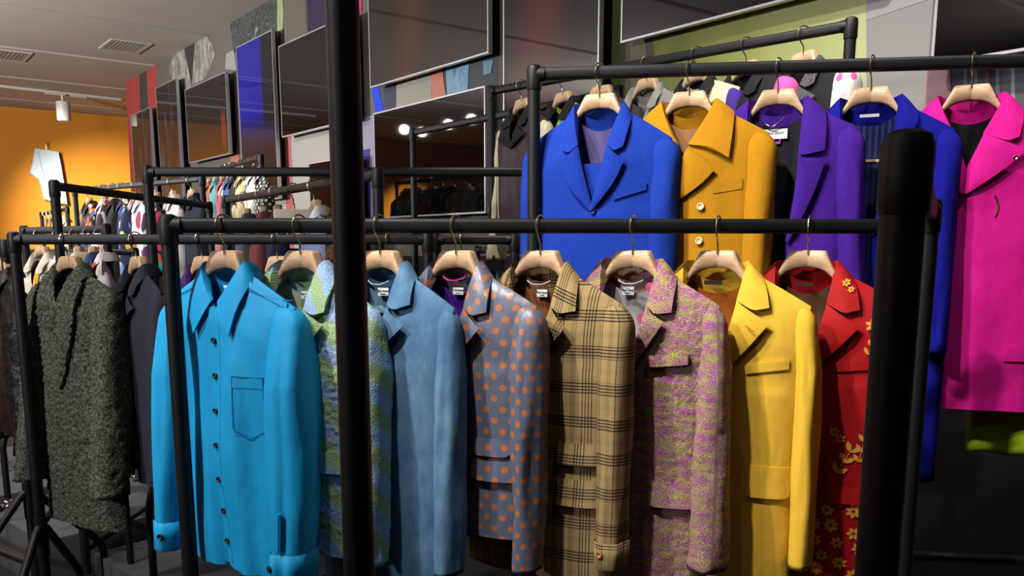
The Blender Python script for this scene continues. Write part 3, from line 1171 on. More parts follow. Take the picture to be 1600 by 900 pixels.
def on_front(g, x, z, off):
    return Vector((x, g.yf(x, z) - off, z))


def collar(g, root, mat, corner=(.128, -.135), notch=(.098, -.142), gorge=-.13, rise=.0, back=.05, side=.115, mat_under=None, thick=.003, nq=7):
    """the turned-down collar, round the back of the neck, mirrored"""
    xr = g.rollx(gorge)
    F = [on_front(g, xr, gorge, .007), on_front(g, lerp(xr, g.xn + .008, .55), lerp(gorge, -.04, .5), .010),
         Vector((g.xn + .009, -.014, -.034 + rise)), Vector((g.xn + .003, .014, -.026 + rise)), Vector((g.xn * .72, .044, -.030 + rise)), Vector((0, .058, -.036 + rise))]
    sx = side
    O = [on_front(g, corner[0], corner[1], .013), on_front(g, lerp(corner[0], sx, .5) + .004, lerp(corner[1], -.075, .55), .014),
         Vector((sx, -.010, -.071)), Vector((sx - .012, .022, -.068)), Vector((g.xn * .85, .062, -.03 - back)), Vector((0, .076, -.038 - back))]
    S = [F[0] + Vector((0, .006, 0)), F[1] + Vector((-.004, .016, -.004)), Vector((g.xn - .002, .0, -.068)), Vector((g.xn - .008, .014, -.07)), Vector((g.xn * .66, .034, -.078)), Vector((0, .048, -.084))]
    m = 6
    Fs, Os, Ss = catmull(F, m), catmull(O, m), catmull(S, m)
    n = len(Fs)
    rows_all = []
    for j in range(n):
        row = [Ss[j], Ss[j].lerp(Fs[j], .55) + Vector((0, .002, .004))]
        nn = Vector((notch[0], 0, notch[1]))
        for q in range(nq):
            t = q / (nq - 1)
            p = Fs[j].lerp(Os[j], t)
            if j < m:      # near the front edge bend the row through the notch point
                kk = 1 - j / m
                zn = on_front(g, notch[0], notch[1], .011)
                ta = .6
                pb = Fs[j].lerp(zn, t / ta) if t < ta else zn.lerp(Os[j], (t - ta) / (1 - ta))
                p = p.lerp(pb, kk ** 2)
            d = (Os[j] - Fs[j]).cross(Vector((0, 0, 1)))
            out = Vector((p.x * .55 + .01, -1.0 if j < 2 * m else (-1 + 2 * (j - 2 * m) / (3 * m)), .25)).normalized()
            if j >= 4 * m: out = Vector((p.x, 1, .2)).normalized()
            p = p + out * (.0035 * math.sin(PI * t))
            row.append(p)
        rows_all.append(row)
    cols = nq + 2
    V = []; UVs = []
    full = [(r_, 1, k) for k, r_ in enumerate(rows_all)] + [(r_, -1, 2 * n - k - 2) for k, r_ in reversed(list(enumerate(rows_all[:-1])))]
    for r_, sg, k in full:
        for i, p in enumerate(r_):
            p = fz(g, p, Vector((.3, -.8, .4)))
            V.append((p.x * sg, p.y, p.z)); UVs.append((p.x * sg * .8 + i * .004, p.z + p.x * .4))
    Fc = grid_faces(cols, len(full))
    return mk('collar', V, Fc, mat, root, UVs, solid=thick)


def lapel(g, root, mat, sgn, tip=(.134, -.165), notch=(.098, -.142), gorge=-.13, convex=.008, thick=.003, rows=16, nq=8, lift=0.0, lo=0.0, name='lapel'):
    xr = g.rollx(gorge)
    V = []; UVs = []
    bz = g.bz
    for j in range(rows):
        s = j / (rows - 1)
        z = lerp(gorge, bz - lo, s)
        R = (g.rollx(z), z)
        Ox = lerp(tip[0], g.bx + .004, s) + convex * math.sin(PI * s); Oz = lerp(tip[1], bz - .006 - lo, s)
        for q in range(nq):
            t = q / (nq - 1)
            x, zz = lerp(R[0], Ox, t), lerp(R[1], Oz, t)
            kk = (1 - s / .3)
            if kk > 0:
                ta = .6
                if t < ta: bx_, bz_ = lerp(R[0], notch[0], t / ta), lerp(R[1], notch[1], t / ta)
                else: bx_, bz_ = lerp(notch[0], Ox, (t - ta) / (1 - ta)), lerp(notch[1], Oz, (t - ta) / (1 - ta))
                x, zz = lerp(x, bx_, kk ** 2), lerp(zz, bz_, kk ** 2)
            off = .006 + (.004 * math.sin(PI * t) + (.005 + lift) * t) * clamp((1 - s) * 3 + .25)
            p = on_front(g, x, zz, off + (.0035 if sgn > 0 else 0))
            if t == 0: p.y += .004
            p = fz(g, p, Vector((0, -1, 0)))
            V.append((p.x * sgn, p.y, p.z)); UVs.append((x * sgn * .92 - zz * .38 * sgn, zz * .92 + x * .38))
    Fc = grid_faces(nq, rows)
    if sgn > 0: Fc = [f[::-1] for f in Fc]
    return mk(name, V, Fc, mat, root, UVs, solid=thick)


def patch(g, root, name, mat, x0, x1, z0, z1, off=.005, slope=0.0, lift=0.0, thick=.003, nx=10, nz=5, dx=0.0, uvrot=False, round_=0):
    """a pocket flap, welt or patch lying on the front: z0 top, z1 bottom; slope tilts it, lift raises its lower edge"""
    V = []; UVs = []
    for j in range(nz):
        t = j / (nz - 1)
        for i in range(nx):
            u = i / (nx - 1)
            x = lerp(x0, x1, u) + dx * t
            z = lerp(z0, z1, t) + slope * (x - x0)
            if round_ and t > .5:
                e = min(u, 1 - u)
                z += round_ * (max(0, .15 - e) / .15) ** 2 * (t - .5) * 2
            o = off + lift * t
            p = on_front(g, x, z, o)
            V.append(fz(g, p, Vector((0, -1, 0)))); UVs.append((x + (.013 if uvrot else 0), z + (.011 if uvrot else 0)))
    return mk(name, V, [f[::-1] for f in grid_faces(nx, nz)], mat, root, UVs, solid=thick)


def neck_label(g, root, z=-.095, w_=.030, h_=.018, x=0.0, words=('Paul Smith', 'LONDON'), col=None, yoff=-.014, loop=None, loop_z=-.072):
    y = g.yb(x, z) + yoff
    b = MB(); b.box((x - w_ / 2, y - .0006, z - h_ / 2), (x + w_ / 2, y + .0006, z + h_ / 2))
    o = b.obj('neck_label', col or M['label'], root, smooth=False)
    if words:
        text_mesh('lettering', words[0], h_ * .42, M['ink'], o, (x, y - .0008, z + h_ * .10), (PI / 2, 0, 0), shear=.35)
        if len(words) > 1: text_mesh('lettering', words[1], h_ * .17, M['ink'], o, (x, y - .0008, z - h_ * .28), (PI / 2, 0, 0))
    if loop:
        b = MB(); yy = g.yb(0, loop_z) - .016
        b.tube([(-.032, yy + .004, loop_z + .004), (-.026, yy, loop_z), (-.012, yy - .004, loop_z - .005), (.012, yy - .004, loop_z - .005), (.026, yy, loop_z), (.032, yy + .004, loop_z + .004)], .0020, 6)
        b.obj('hanging_loop', loop, root)


def front_buttons(g, root, zs, mat, r=.009, x=0.0):
    for z in zs:
        p = on_front(g, x, z, .0075)
        button(root, p, Vector((0, -1, .1)), r, mat)


def seam(g, root, pts, off=.0012, r=.0012, mat=None, name='seam'):
    b = MB()
    b.tube([on_front(g, x, z, off) for x, z in pts], r, 5)
    return b.obj(name, mat or M['dark'], root)


def trousers_bar(root, z=-.19):
    b = MB(); b.tube([(-.185, -.0, z + .055), (-.185, 0, z), (-.18, 0, z - .002), (.18, 0, z - .002), (.185, 0, z), (.185, 0, z + .055)], .006, 8)
    return b.obj('trouser_bar', M['wood'], root)


def cloth_drop(name, label, cat, loc, alpha, mat, x0, x1, z0, z1, th=.02, seed=0, amp=.006, k=40, group=None, flare=0.0):
    """a folded length of cloth hanging over something (trousers on a hanger bar, a long skirt): closed, with folds"""
    root = empty(name, loc, math.radians(alpha), label, cat, group)
    nu, nv = 30, 16
    V = []
    for side in (-1, 1):
        for j in range(nv):
            t = j / (nv - 1)
            for i in range(nu):
                u = i / (nu - 1)
                c = lerp(x0, x1, .5)
                x = c + (lerp(x0, x1, u) - c) * (1 + flare * t)
                z = lerp(z0, z1, t)
                e = (1 - (2 * u - 1) ** 6) ** .5
                tt = th * e * (min(1, .35 + t * 2.5))
                V.append((x, side * tt + amp * t ** .5 * math.sin(k * x + seed + z * 2) * e, z + (.004 * math.sin(60 * x) if j == nv - 1 else 0)))
    a = grid_faces(nu, nv)
    n = nu * nv
    Fc = [f[::-1] for f in a] + [tuple(i + n for i in f) for f in a]
    for i in range(nu - 1):
        Fc.append((i, i + 1, i + 1 + n, i + n)); b_ = (nv - 1) * nu
        Fc.append((b_ + i, b_ + i + n, b_ + i + 1 + n, b_ + i + 1))
    mk('folded_cloth', V, Fc, mat, root)
    return root


def armhole(g, root, mat, sgn=1):
    pts = []
    for k in range(12):
        t = k / 11
        z = g.zs - .004 - .20 * t
        x = g.xs - .012 - .032 * math.sin(t * PI * .62)
        pts.append((x * sgn, z))
    b = MB(); b.tube([on_front(g, x, z, .0006) for x, z in pts], .0013, 5)
    return b.obj('armhole_seam', mat, root)

# ------------------------------------------------------------------ the coloured jackets on the front rack
AF = -32
T_ = lambda *a, **k: plain(*a, **k)


def start(key, px, alpha, name, label, cat, hlabel, dz=0):
    p = hanger(key, px, alpha, hlabel, dz=dz)
    return empty(name, p, math.radians(alpha), label, cat)


# 1 turquoise shirt
m = NT('turquoise_cotton')
m.bump(m.noise(m.objc(), 1200, 2), .06, .001, wr=.35)
M['shirt'] = m.fin(m.mix(m.noise(m.objc(), 14, 4), '#0a8fc8', '#12a0dc'), .62, 0, .3)
r = start('front', 350, AF, 'shirt', 'turquoise button up shirt with pointed collar and chest pocket, front left of the rack', 'shirt', 'pale wooden hanger holding the turquoise shirt')
g = G(bz=-.135, bx=0, xn=.060, xs=.222, zs=-.125, T=.042, Tb=.04, L=.765, fold=.014, fk=52, seed=3, szf=3.2, sl=.63, sa=.046, sb=.060, sca=.034, scb=.054, swr=.0075, sx=.018, ov=.012, hw=.225, cut=.01)
body(g, r, M['shirt'], None)
for sg in (1, -1):
    sleeve(g, r, M['shirt'], sg, M['shirt'], .075, billow=.010, buttons=[(.04, 4.4, M['button_dark'])])
collar(g, r, M['shirt'], corner=(.062, -.195), notch=(.034, -.160), gorge=-.118, side=.098, thick=.003, back=.03)
patch(g, r, 'placket', M['shirt'], -.017, .017, -.130, -.756, .003, thick=.002, nz=44, nx=5)
front_buttons(g, r, (-.208, -.292, -.375, -.458, -.542, -.622, -.70), M['button_dark'], .0075)
patch(g, r, 'chest_pocket', M['shirt'], .072, .150, -.285, -.425, .003, thick=.002, nz=10, round_=-.0)
patch(g, r, 'pocket_hem', M['shirt'], .072, .150, -.285, -.312, .0045, thick=.002)
patch(g, r, 'shoulder_yoke', M['shirt'], .075, .205, -.062, -.075, .003, slope=-.42, thick=.002)
STI = plain('#0b7cb4', .8, 0, mottle=0)
seam(g, r, [(.072, -.285), (.072, -.41), (.111, -.43), (.150, -.41), (.150, -.285), (.072, -.285)], .0062, .0011, STI, 'pocket_stitching')
for sg in (1, -1): seam(g, r, [(sg * (.066 + .155 * k / 10), -.075 - .0075 * k + .0004 * k * k) for k in range(11)], .003, .0013, STI, 'yoke_seam')
seam(g, r, [(.212 - .028 * math.sin(k / 10 * 2.2), -.135 - .02 * k) for k in range(11)], .004, .0014, STI, 'armhole_stitching')
b = MB(); b.tube([g.sleeve_front(.222, -.585 - .0105 * k, .005) for k in range(9)], .006, 6); b.obj('sleeve_placket', M['shirt'], r)
V = []
for j in range(14):
    for i in range(26):
        x = lerp(-.17, .17, i / 25); zt = g.ztop(x, True) - .005; z = lerp(zt, -.5, j / 13)
        V.append((x, g.yb(x, z) - .006, z))
mk('inner_yoke', V, grid_faces(26, 14), M['shirt'], r)
neck_label(g, r, z=-.092, w_=.034, h_=.020, x=.004)

# 2 boucle stripe jacket
M['boucle'] = m_boucle('boucle_stripe_wool')
r = start('front', 469, AF, 'jacket', 'boucle wool jacket with diagonal green and blue stripes, behind the tall pole', 'jacket', 'pale wooden hanger holding the green and blue striped jacket')
g = G(bz=-.27, xs=.213, zs=-.122, L=.715, seed=5, shl=2.2, fuzz=.0028, nu=60, nv=150, sl=.60, sa=.038, sb=.056, so=.012, fold=.004)
lin = plain('#b4b8ae', .6, 0, mottle=.04)
body(g, r, M['boucle'], lin)
for sg in (1, -1): sleeve(g, r, M['boucle'], sg)
collar(g, r, M['boucle'], corner=(.118, -.138), notch=(.09, -.148), gorge=-.135, thick=.007)
for sg in (1, -1): lapel(g, r, M['boucle'], sg, tip=(.122, -.168), notch=(.09, -.150), gorge=-.135, thick=.007, rows=24, nq=12)
neck_label(g, r, z=-.105, x=.004)
b = MB(); b.tube([(-.012, g.yb(0, -.13) - .012, -.128), (-.012, g.yb(0, -.13) - .0135, -.128)], .013, 16); b.tube([(.006, g.yb(0, -.13) - .012, -.122), (.006, g.yb(0, -.13) - .0135, -.122)], .011, 16)
b.obj('lining_print', plain('#5c8444', .7, 0), r)
patch(g, r, 'pocket_flap', M['boucle'], .09, .18, -.46, -.51, .006, lift=.006, thick=.006)

# 3 suede coat
M['suede'] = m_suede('blue_suede')
r = start('front', 594, AF, 'coat', 'dusty blue suede coat with notched lapels, right of the tall pole', 'coat', 'pale wooden hanger holding the blue suede coat')
g = G(bz=-.255, xs=.212, zs=-.128, cut=0, L=.86, seed=8, shl=2.2, sl=.62, sa=.030, sb=.046, so=.006, fold=.007, swr=.004, xn=.064)
body(g, r, M['suede'], M['suede'])
for sg in (1, -1): sleeve(g, r, M['suede'], sg)
collar(g, r, M['suede'], corner=(.120, -.122), notch=(.082, -.136), gorge=-.125, side=.108)
for sg in (1, -1): lapel(g, r, M['suede'], sg, tip=(.118, -.168), notch=(.078, -.142), gorge=-.125, lift=.004)
neck_label(g, r, z=-.098, w_=.033, h_=.019, x=.002, loop=plain('#8c949c', .6, 0), loop_z=-.075)
SD = plain('#24405c', .9, 0)
seam(g, r, [(.02 + .16 * k / 12, -.415 - .004 * math.sin(k)) for k in range(13)], mat=SD, name='waist_seam')
seam(g, r, [(.10 + .02 * k / 14, -.42 - .42 * k / 14) for k in range(15)], mat=SD, name='front_seam')
patch(g, r, 'inner_facing', M['suede'], -.05, .05, -.09, -.15, -.07)

# 4 dotted silk blazer
M['dots'] = m_dots('dotted_silk', '#5a6074', '#a86542', .0395, .052, .0080, .36, .2)
r = start('front', 713, AF, 'blazer', 'grey satin blazer with orange polka dots and purple lining', 'blazer', 'pale wooden hanger holding the polka dot blazer')
g = G(bz=-.27, xs=.222, zs=-.125, L=.675, seed=11, lsb=.6, shl=2.2, sl=.62, sa=.042, sb=.060, swr=.005, fold=.004, xn=.060)
body(g, r, M['dots'], plain('#4a2088', .45, 0, mottle=.1))
for sg in (1, -1): sleeve(g, r, M['dots'], sg)
collar(g, r, M['dots'], corner=(.118, -.140), notch=(.082, -.150), gorge=-.128, side=.106)
for sg in (1, -1): lapel(g, r, M['dots'], sg, tip=(.112, -.176), notch=(.082, -.150), gorge=-.128, lift=.006)
neck_label(g, r, z=-.097, w_=.031, h_=.017, x=.002, loop=plain('#c01880', .5, 0), loop_z=-.066)
patch(g, r, 'ticket_pocket_flap', M['dots'], .088, .178, -.435, -.475, .006, lift=.006, uvrot=True, round_=.008)
patch(g, r, 'pocket_flap', M['dots'], .080, .198, -.480, -.535, .006, lift=.007, uvrot=True, round_=.008)

# 5 plaid coat
M['plaid'] = m_plaid('tan_glen_plaid')
r = start('front', 845, AF, 'coat', 'tan glen plaid coat with two pocket flaps and a button at its cuff', 'coat', 'pale wooden hanger holding the tan plaid coat')
g = G(bz=-.27, xs=.222, zs=-.125, cut=.0, L=.80, seed=13, lsb=.6, shl=2.2, sl=.61, sa=.042, sb=.058, fold=.005, xn=.062, swr=.0035)
body(g, r, M['plaid'], plain('#8c5436', .55, 0, mottle=.15))
for sg in (1, -1): sleeve(g, r, M['plaid'], sg, M['plaid'], .062, buttons=[(.036, 4.55, M['button_tan'])])
collar(g, r, M['plaid'], corner=(.122, -.138), notch=(.082, -.146), gorge=-.128, side=.108)
for sg in (1, -1): lapel(g, r, M['plaid'], sg, tip=(.108, -.176), notch=(.08, -.150), gorge=-.128, lift=.006)
neck_label(g, r, z=-.103, w_=.029, h_=.018, x=.002, loop=plain('#a88890', .5, 0), loop_z=-.076)
patch(g, r, 'ticket_pocket_flap', M['plaid'], .085, .185, -.448, -.50, .006, lift=.008, uvrot=True)
patch(g, r, 'pocket_flap', M['plaid'], .085, .185, -.535, -.60, .006, lift=.008, uvrot=True)

# 6 tweed coat
M['tweed'] = m_tweed('pink_lime_tweed')
r = start('front', 990, AF, 'coat', 'pink and lime flecked tweed coat with a welt chest pocket', 'coat', 'pale wooden hanger holding the pink tweed coat')
g = G(bz=-.30, xs=.218, zs=-.125, cut=0, L=.84, seed=17, lsb=.6, shl=2.2, fuzz=.003, nu=50, nv=110, sl=.62, sa=.034, sb=.046, so=.012, sca=.044, scb=.056, fold=.004)
M['lin_dot'] = m_dots('white_lining_dots', '#a8a6ac', '#b83c7c', .17, .15, .011, .6, 0)
body(g, r, M['tweed'], plain('#a8a6ac', .6, 0, mottle=.05))
for sg in (1, -1): sleeve(g, r, M['tweed'], sg)
collar(g, r, M['tweed'], corner=(.122, -.142), notch=(.085, -.148), gorge=-.13, thick=.006, rise=.006)
for sg in (1, -1): lapel(g, r, M['tweed'], sg, tip=(.108, -.165), notch=(.083, -.15), gorge=-.13, thick=.006, rows=24, nq=12)
neck_label(g, r, z=-.098, w_=.032, h_=.020, x=-.012, col=plain('#b0b4bc', .6, 0), loop=plain('#90949c', .5, 0), loop_z=-.075)
for (x, z, q) in ((.018, -.165, .013), (.045, -.088, .012)):
    b = MB(); y = g.yb(x, z) - .013; b.tube([(x, y, z), (x, y - .0012, z)], q, 16); b.obj('lining_dot', plain('#b83c7c', .6, 0), r)
patch(g, r, 'chest_pocket_welt', M['tweed'], .075, .165, -.245, -.272, .007, slope=.12, lift=.003, thick=.007)
patch(g, r, 'pocket_flap', M['tweed'], .085, .185, -.545, -.605, .007, lift=.008, thick=.006)

# 7 yellow suit jacket
m = NT('yellow_linen')
m.bump(m.noise(m.map(m.objc(), (500, 500, 900)), 1, 2), .35, .001, wr=.35)
M['yellow'] = m.fin(m.mix(m.noise(m.map(m.objc(), (60, 60, 300)), 1, 3), '#cfa42c', '#dcb440'), .85, 0, .2)
r = start('front', 1123, AF, 'suit_jacket', 'bright yellow suit jacket with orange lining, left of the red one', 'jacket', 'pale wooden hanger with a trouser bar holding the yellow suit jacket')
g = G(bz=-.325, xs=.226, zs=-.128, L=.80, seed=19, lsb=.6, shl=2.2, sl=.615, sa=.028, sb=.044, sca=.026, scb=.042, so=.022, cw=.215, fold=.004, xn=.070)
body(g, r, M['yellow'], plain('#a85c1c', .5, 0, mottle=.1))
for sg in (1, -1): sleeve(g, r, M['yellow'], sg)
collar(g, r, M['yellow'], corner=(.142, -.132), notch=(.108, -.140), gorge=-.118, side=.118)
for sg in (1, -1): lapel(g, r, M['yellow'], sg, tip=(.147, -.168), notch=(.108, -.144), gorge=-.118)
neck_label(g, r, z=-.078, w_=.045, h_=.010, x=-.006, words=None, col=plain('#14120e', .8, 0))
seam(g, r, [(.098, -.172), (.118, -.186)], mat=plain('#a07810', .8, 0), name='lapel_buttonhole', off=.024)
patch(g, r, 'chest_pocket_welt', M['yellow'], .098, .192, -.266, -.288, .003, slope=.16, thick=.003)
patch(g, r, 'pocket_flap', M['yellow'], .112, .205, -.508, -.585, .005, lift=.006, round_=.006)

hg = [o for o in sc.objects if o.name.startswith('wooden_hanger')][-1]
trousers_bar(hg, -.19)
p = hg.location
cloth_drop('trousers', 'orange yellow trousers folded over the bar inside the yellow suit jacket', 'trousers', p.copy(), AF, plain('#a06c1c', .85, .1), -.15, .15, -.186, -.62, .014, 9, amp=.003)

# 8 red jacket with yellow flowers
m = NT('red_crepe')
m.bump(m.noise(m.objc(), 900, 2), .2, .001, wr=.35)
M['red'] = m.fin(m.mix(m.noise(m.objc(), 30, 3), '#94060c', '#a80a10'), .75, 0, .25)
r = start('front', 1265, AF, 'jacket', 'deep red jacket with yellow flower print towards its hem', 'jacket', 'pale wooden hanger holding the red flowered jacket')
g = G(bz=-.31, xs=.222, zs=-.125, L=.82, seed=23, lsb=.6, shl=2.2, sl=.63, sa=.032, sb=.048, so=.016, fold=.004, xn=.064)
body(g, r, M['red'], plain('#5c4028', .6, 0, mottle=.1))
for sg in (1, -1): sleeve(g, r, M['red'], sg)
collar(g, r, M['red'], corner=(.135, -.138), notch=(.102, -.148), gorge=-.125, side=.112)
for sg in (1, -1): lapel(g, r, M['red'], sg, tip=(.140, -.176), notch=(.10, -.152), gorge=-.125)
neck_label(g, r, z=-.083, w_=.045, h_=.008, x=-.004, words=None, col=plain('#1c1814', .8, 0))
patch(g, r, 'chest_pocket_welt', M['red'], .095, .180, -.262, -.285, .003, slope=.12)
patch(g, r, 'pocket_flap', M['red'], .10, .20, -.565, -.605, .005, lift=.005)
FV, FF = [], []
PF = lambda x, z: on_front(g, x, z, .0062)


def print_poly(pts):
    b_ = len(FV)
    for x, z in pts: FV.append(PF(x, z))
    FF.append(tuple(range(b_, b_ + len(pts)))[::-1])


rf = random.Random(4)


def petal(cx, cz, a, l_, w_):
    d = (math.cos(a), math.sin(a)); n_ = (-d[1], d[0])
    out = []
    for t, k in ((0, 0), (.3, .8), (.65, 1), (1, .12), (1.0, -.12), (.65, -1), (.3, -.8)):
        out.append((cx + d[0] * l_ * t + n_[0] * w_ * k, cz + d[1] * l_ * t + n_[1] * w_ * k))
    print_poly(out)


def flower(cx, cz, r_, n_=6):
    a0 = rf.random() * 3
    for k in range(n_): petal(cx + .15 * r_ * math.cos(a0 + k * 2 * PI / n_), cz + .15 * r_ * math.sin(a0 + k * 2 * PI / n_), a0 + k * 2 * PI / n_, r_ * .85, r_ * .26)


def sprig(cx, cz, a, l_):
    for k in range(3):
        t = k / 2
        x, z = cx + math.cos(a) * l_ * t, cz + math.sin(a) * l_ * t
        petal(x, z, a + .7, l_ * .45, l_ * .1); petal(x, z, a - .7, l_ * .45, l_ * .1)
    petal(cx, cz, a, l_ * 1.1, l_ * .022)


flower(.165, -.172, .017); flower(.178, -.19, .013); sprig(.158, -.24, 1.2, .04)
flower(.098, -.43, .013); flower(.112, -.445, .012); sprig(.108, -.53, 1.1, .06); sprig(.155, -.50, 1.4, .05)
spots_ = []
for k in range(400):
    x = rf.uniform(-.01, .17); z = rf.uniform(-.79, -.615)
    if all((x - a) ** 2 + (z - b_) ** 2 > .034 ** 2 for a, b_ in spots_):
        spots_.append((x, z)); flower(x, z, rf.uniform(.015, .019), rf.choice((6, 7, 8)))
PF = lambda x, z: on_front(g, x, z, .021)
for (x, z, q_) in ((.100, -.075, .010), (.112, -.090, .008)): flower(x, z, q_)
PF = lambda x, z: g.sleeve_front(x, z)
for k in range(26): flower(rf.uniform(.20, .245), rf.uniform(-.73, -.42), rf.uniform(.010, .018), rf.choice((5, 6)))
sprig(.212, -.34, 1.4, .05)
tag(mk('flower_print', FV, FF, plain('#d89c3c', .7, 0, mottle=.1), r, smooth=False), kind='stuff')

# ------------------------------------------------------------------ the coats on the tall rack at the right
AB = -25
m = NT('cobalt_boiled_wool')
m.bump(m.noise(m.objc(), 420, 3), .6, .002, wr=.35)
M['cobalt'] = m.fin(m.mix(m.noise(m.objc(), 120, 4), '#142c88', '#2040a2'), .95, 0, .1)
r = start('br', 938, AB, 'suit_jacket', 'cobalt blue textured wool blazer with notched lapels, left end of the tall right rack', 'jacket', 'pale wooden hanger holding the cobalt blue blazer')
g = G(bz=-.33, xs=.215, zs=-.135, L=.84, seed=29, sl=.64, sa=.046, sb=.060, fold=.005, xn=.064, shl=.6)
body(g, r, M['cobalt'], plain('#5c5488', .5, 0, mottle=.1))
for sg in (1, -1): sleeve(g, r, M['cobalt'], sg)
collar(g, r, M['cobalt'], corner=(.092, -.158), notch=(.068, -.172), gorge=-.15, side=.10)
for sg in (1, -1): lapel(g, r, M['cobalt'], sg, tip=(.098, -.195), notch=(.068, -.175), gorge=-.15, convex=.014)
patch(g, r, 'waistcoat', M['cobalt'], -.05, .05, -.20, -.36, -.02)
patch(g, r, 'chest_pocket_welt', M['cobalt'], .068, .158, -.285, -.305, .004, slope=.30)
front_buttons(g, r, (-.335,), plain('#0c1c70', .4, 0, mottle=0), .009, .006)

m = NT('mustard_wool')
m.bump(m.noise(m.objc(), 600, 3), .35, .001, wr=.35)
M['mustard'] = m.fin(m.mix(m.noise(m.objc(), 90, 4), '#a06e10', '#b07e1c'), .92, 0, .1)
r = start('br', 1079, AB, 'coat', 'mustard yellow wool coat with a wide rounded collar and horn buttons', 'coat', 'pale wooden hanger holding the mustard coat')
g = G(bz=-.235, bx=-.02, xs=.222, zs=-.125, cut=0, L=.98, seed=31, lsb=.6, sl=.64, sa=.046, sb=.062, fold=.006, xn=.068)
body(g, r, M['mustard'], plain('#a87c54', .5, 0, mottle=.08))
for sg in (1, -1): sleeve(g, r, M['mustard'], sg)
collar(g, r, M['mustard'], corner=(.128, -.195), notch=(.075, -.165), gorge=-.155, side=.128, thick=.005)
lapel(g, r, M['mustard'], 1, tip=(.092, -.225), notch=(.05, -.185), gorge=-.165, lo=.07, convex=.012, thick=.005)
lapel(g, r, M['mustard'], -1, tip=(.10, -.215), notch=(.06, -.18), gorge=-.165, lo=.05, convex=.015, thick=.005)
patch(g, r, 'chest_pocket_welt', M['mustard'], .088, .165, -.262, -.290, .004, slope=.16)
front_buttons(g, r, (-.325, -.42, -.52), M['button_horn'], .011, .056)

m = NT('purple_wool')
m.bump(m.noise(m.objc(), 500, 3), .4, .001, wr=.35)
M['purple'] = m.fin(m.mix(m.noise(m.objc(), 120, 3), '#361672', '#46208e'), .92, 0, .1)
r = start('br', 1218, AB, 'coat', 'purple wool coat with a broad collar and a large white neck label', 'coat', 'pale wooden hanger holding the purple coat')
g = G(bz=-.42, bx=.05, open=True, shl=1.0, cut=0, xs=.212, zs=-.115, L=1.0, seed=37, Tb=.022, lsb=.6, sl=.62, sa=.044, sb=.060, fold=.006, xn=.070, sx=.05)
body(g, r, M['purple'], plain('#141420', .7, 0))
for sg in (1, -1): sleeve(g, r, M['purple'], sg)
collar(g, r, M['purple'], corner=(.136, -.178), notch=(.078, -.192), gorge=-.18, side=.128, thick=.005)
for sg in (1, -1): lapel(g, r, M['purple'], sg, tip=(.142, -.200), notch=(.075, -.196), gorge=-.18, thick=.005)
neck_label(g, r, z=-.122, w_=.068, h_=.027, x=-.004, words=('Paul Smith',))
patch(g, r, 'pocket_flap', M['purple'], .10, .19, -.50, -.56, .006, lift=.006)
b = MB(); y = g.yb(0, -.09) - .02
b.tube([(-.034 + .068 * k / 10 - .012, y, -.080 - .022 * math.sin(PI * k / 10)) for k in range(11)], .0022, 6); b.obj('chain_loop', M['chrome'], r)
b = MB(); y = g.yb(0, -.165) - .013
b.tube([(-.03, y, -.136), (-.028, y, -.147), (.010, y, -.147), (.012, y, -.136)], .006, 6); b.obj('label_tab', plain('#8830a8', .6, 0), r)
b = MB()
b.tube([(-.05 + .1 * k / 10, .032, -.078 - .004 * math.sin(PI * k / 10)) for k in range(11)], .014, 8); b.obj('collar_facing', M['purple'], r)

m = NT('royal_blue_wool')
m.bump(m.noise(m.objc(), 800, 2), .2, .001, wr=.35)
M['royal'] = m.fin(m.mix(m.noise(m.objc(), 90, 3), '#0a0c74', '#0f1288'), .88, 0, .15)
r = start('br', 1364, AB, 'suit_jacket', 'royal blue suit jacket with pleated navy lining, behind the thick post', 'jacket', 'pale wooden hanger with a trouser bar holding the royal blue suit')
g = G(bz=-.40, bx=.025, open=True, shl=1.2, xs=.215, zs=-.125, L=.74, seed=41, lsb=.6, sl=.60, sa=.042, sb=.058, fold=.004, xn=.070, hw=.20)
body(g, r, M['royal'], m_lines('navy_pleated_lining', '#181c44', '#2c3468', .016, .5, 0, .5))
for sg in (1, -1): sleeve(g, r, M['royal'], sg)
collar(g, r, M['royal'], corner=(.118, -.118), notch=(.10, -.205), gorge=-.19, side=.118)
for sg in (1, -1): lapel(g, r, M['royal'], sg, tip=(.12, -.215), notch=(.10, -.208), gorge=-.19, convex=.02)
neck_label(g, r, z=-.078, w_=.05, h_=.008, words=None, col=plain('#a8a8b0', .5, 0))
p = on_rail('br', 1364)
trousers_bar([o for o in sc.objects if o.name.startswith('wooden_hanger')][-1], -.20)
cloth_drop('trousers', 'royal blue trousers hanging below the matching suit jacket', 'trousers', p + Vector((0, .004, -DROP)), AB, M['royal'], -.02, .235, -.62, -1.10, .02, 3)

m = NT('magenta_wool')
m.bump(m.noise(m.objc(), 700, 2), .2, .001, wr=.35)
M['magenta'] = m.fin(m.mix(m.noise(m.objc(), 60, 3), '#b80a78', '#cc1088'), .85, 0, .2)
r = start('br', 1522, AB, 'coat', 'hot magenta coat at the right edge with a zipped front and wide collar', 'coat', 'pale wooden hanger holding the magenta coat')
g = G(bz=-.23, bx=.0, xs=.222, zs=-.125, cut=0, L=.885, seed=43, lsb=.6, sl=.60, sa=.042, sb=.058, fold=.005, xn=.072, hw=.24)
body(g, r, M['magenta'], plain('#101014', .6, 0))
for sg in (1, -1): sleeve(g, r, M['magenta'], sg)
collar(g, r, M['magenta'], corner=(.118, -.150), notch=(.092, -.162), gorge=-.14, side=.122)
for sg in (1, -1): lapel(g, r, M['magenta'], sg, tip=(.138, -.185), notch=(.092, -.165), gorge=-.14, lo=.06, lift=.006)
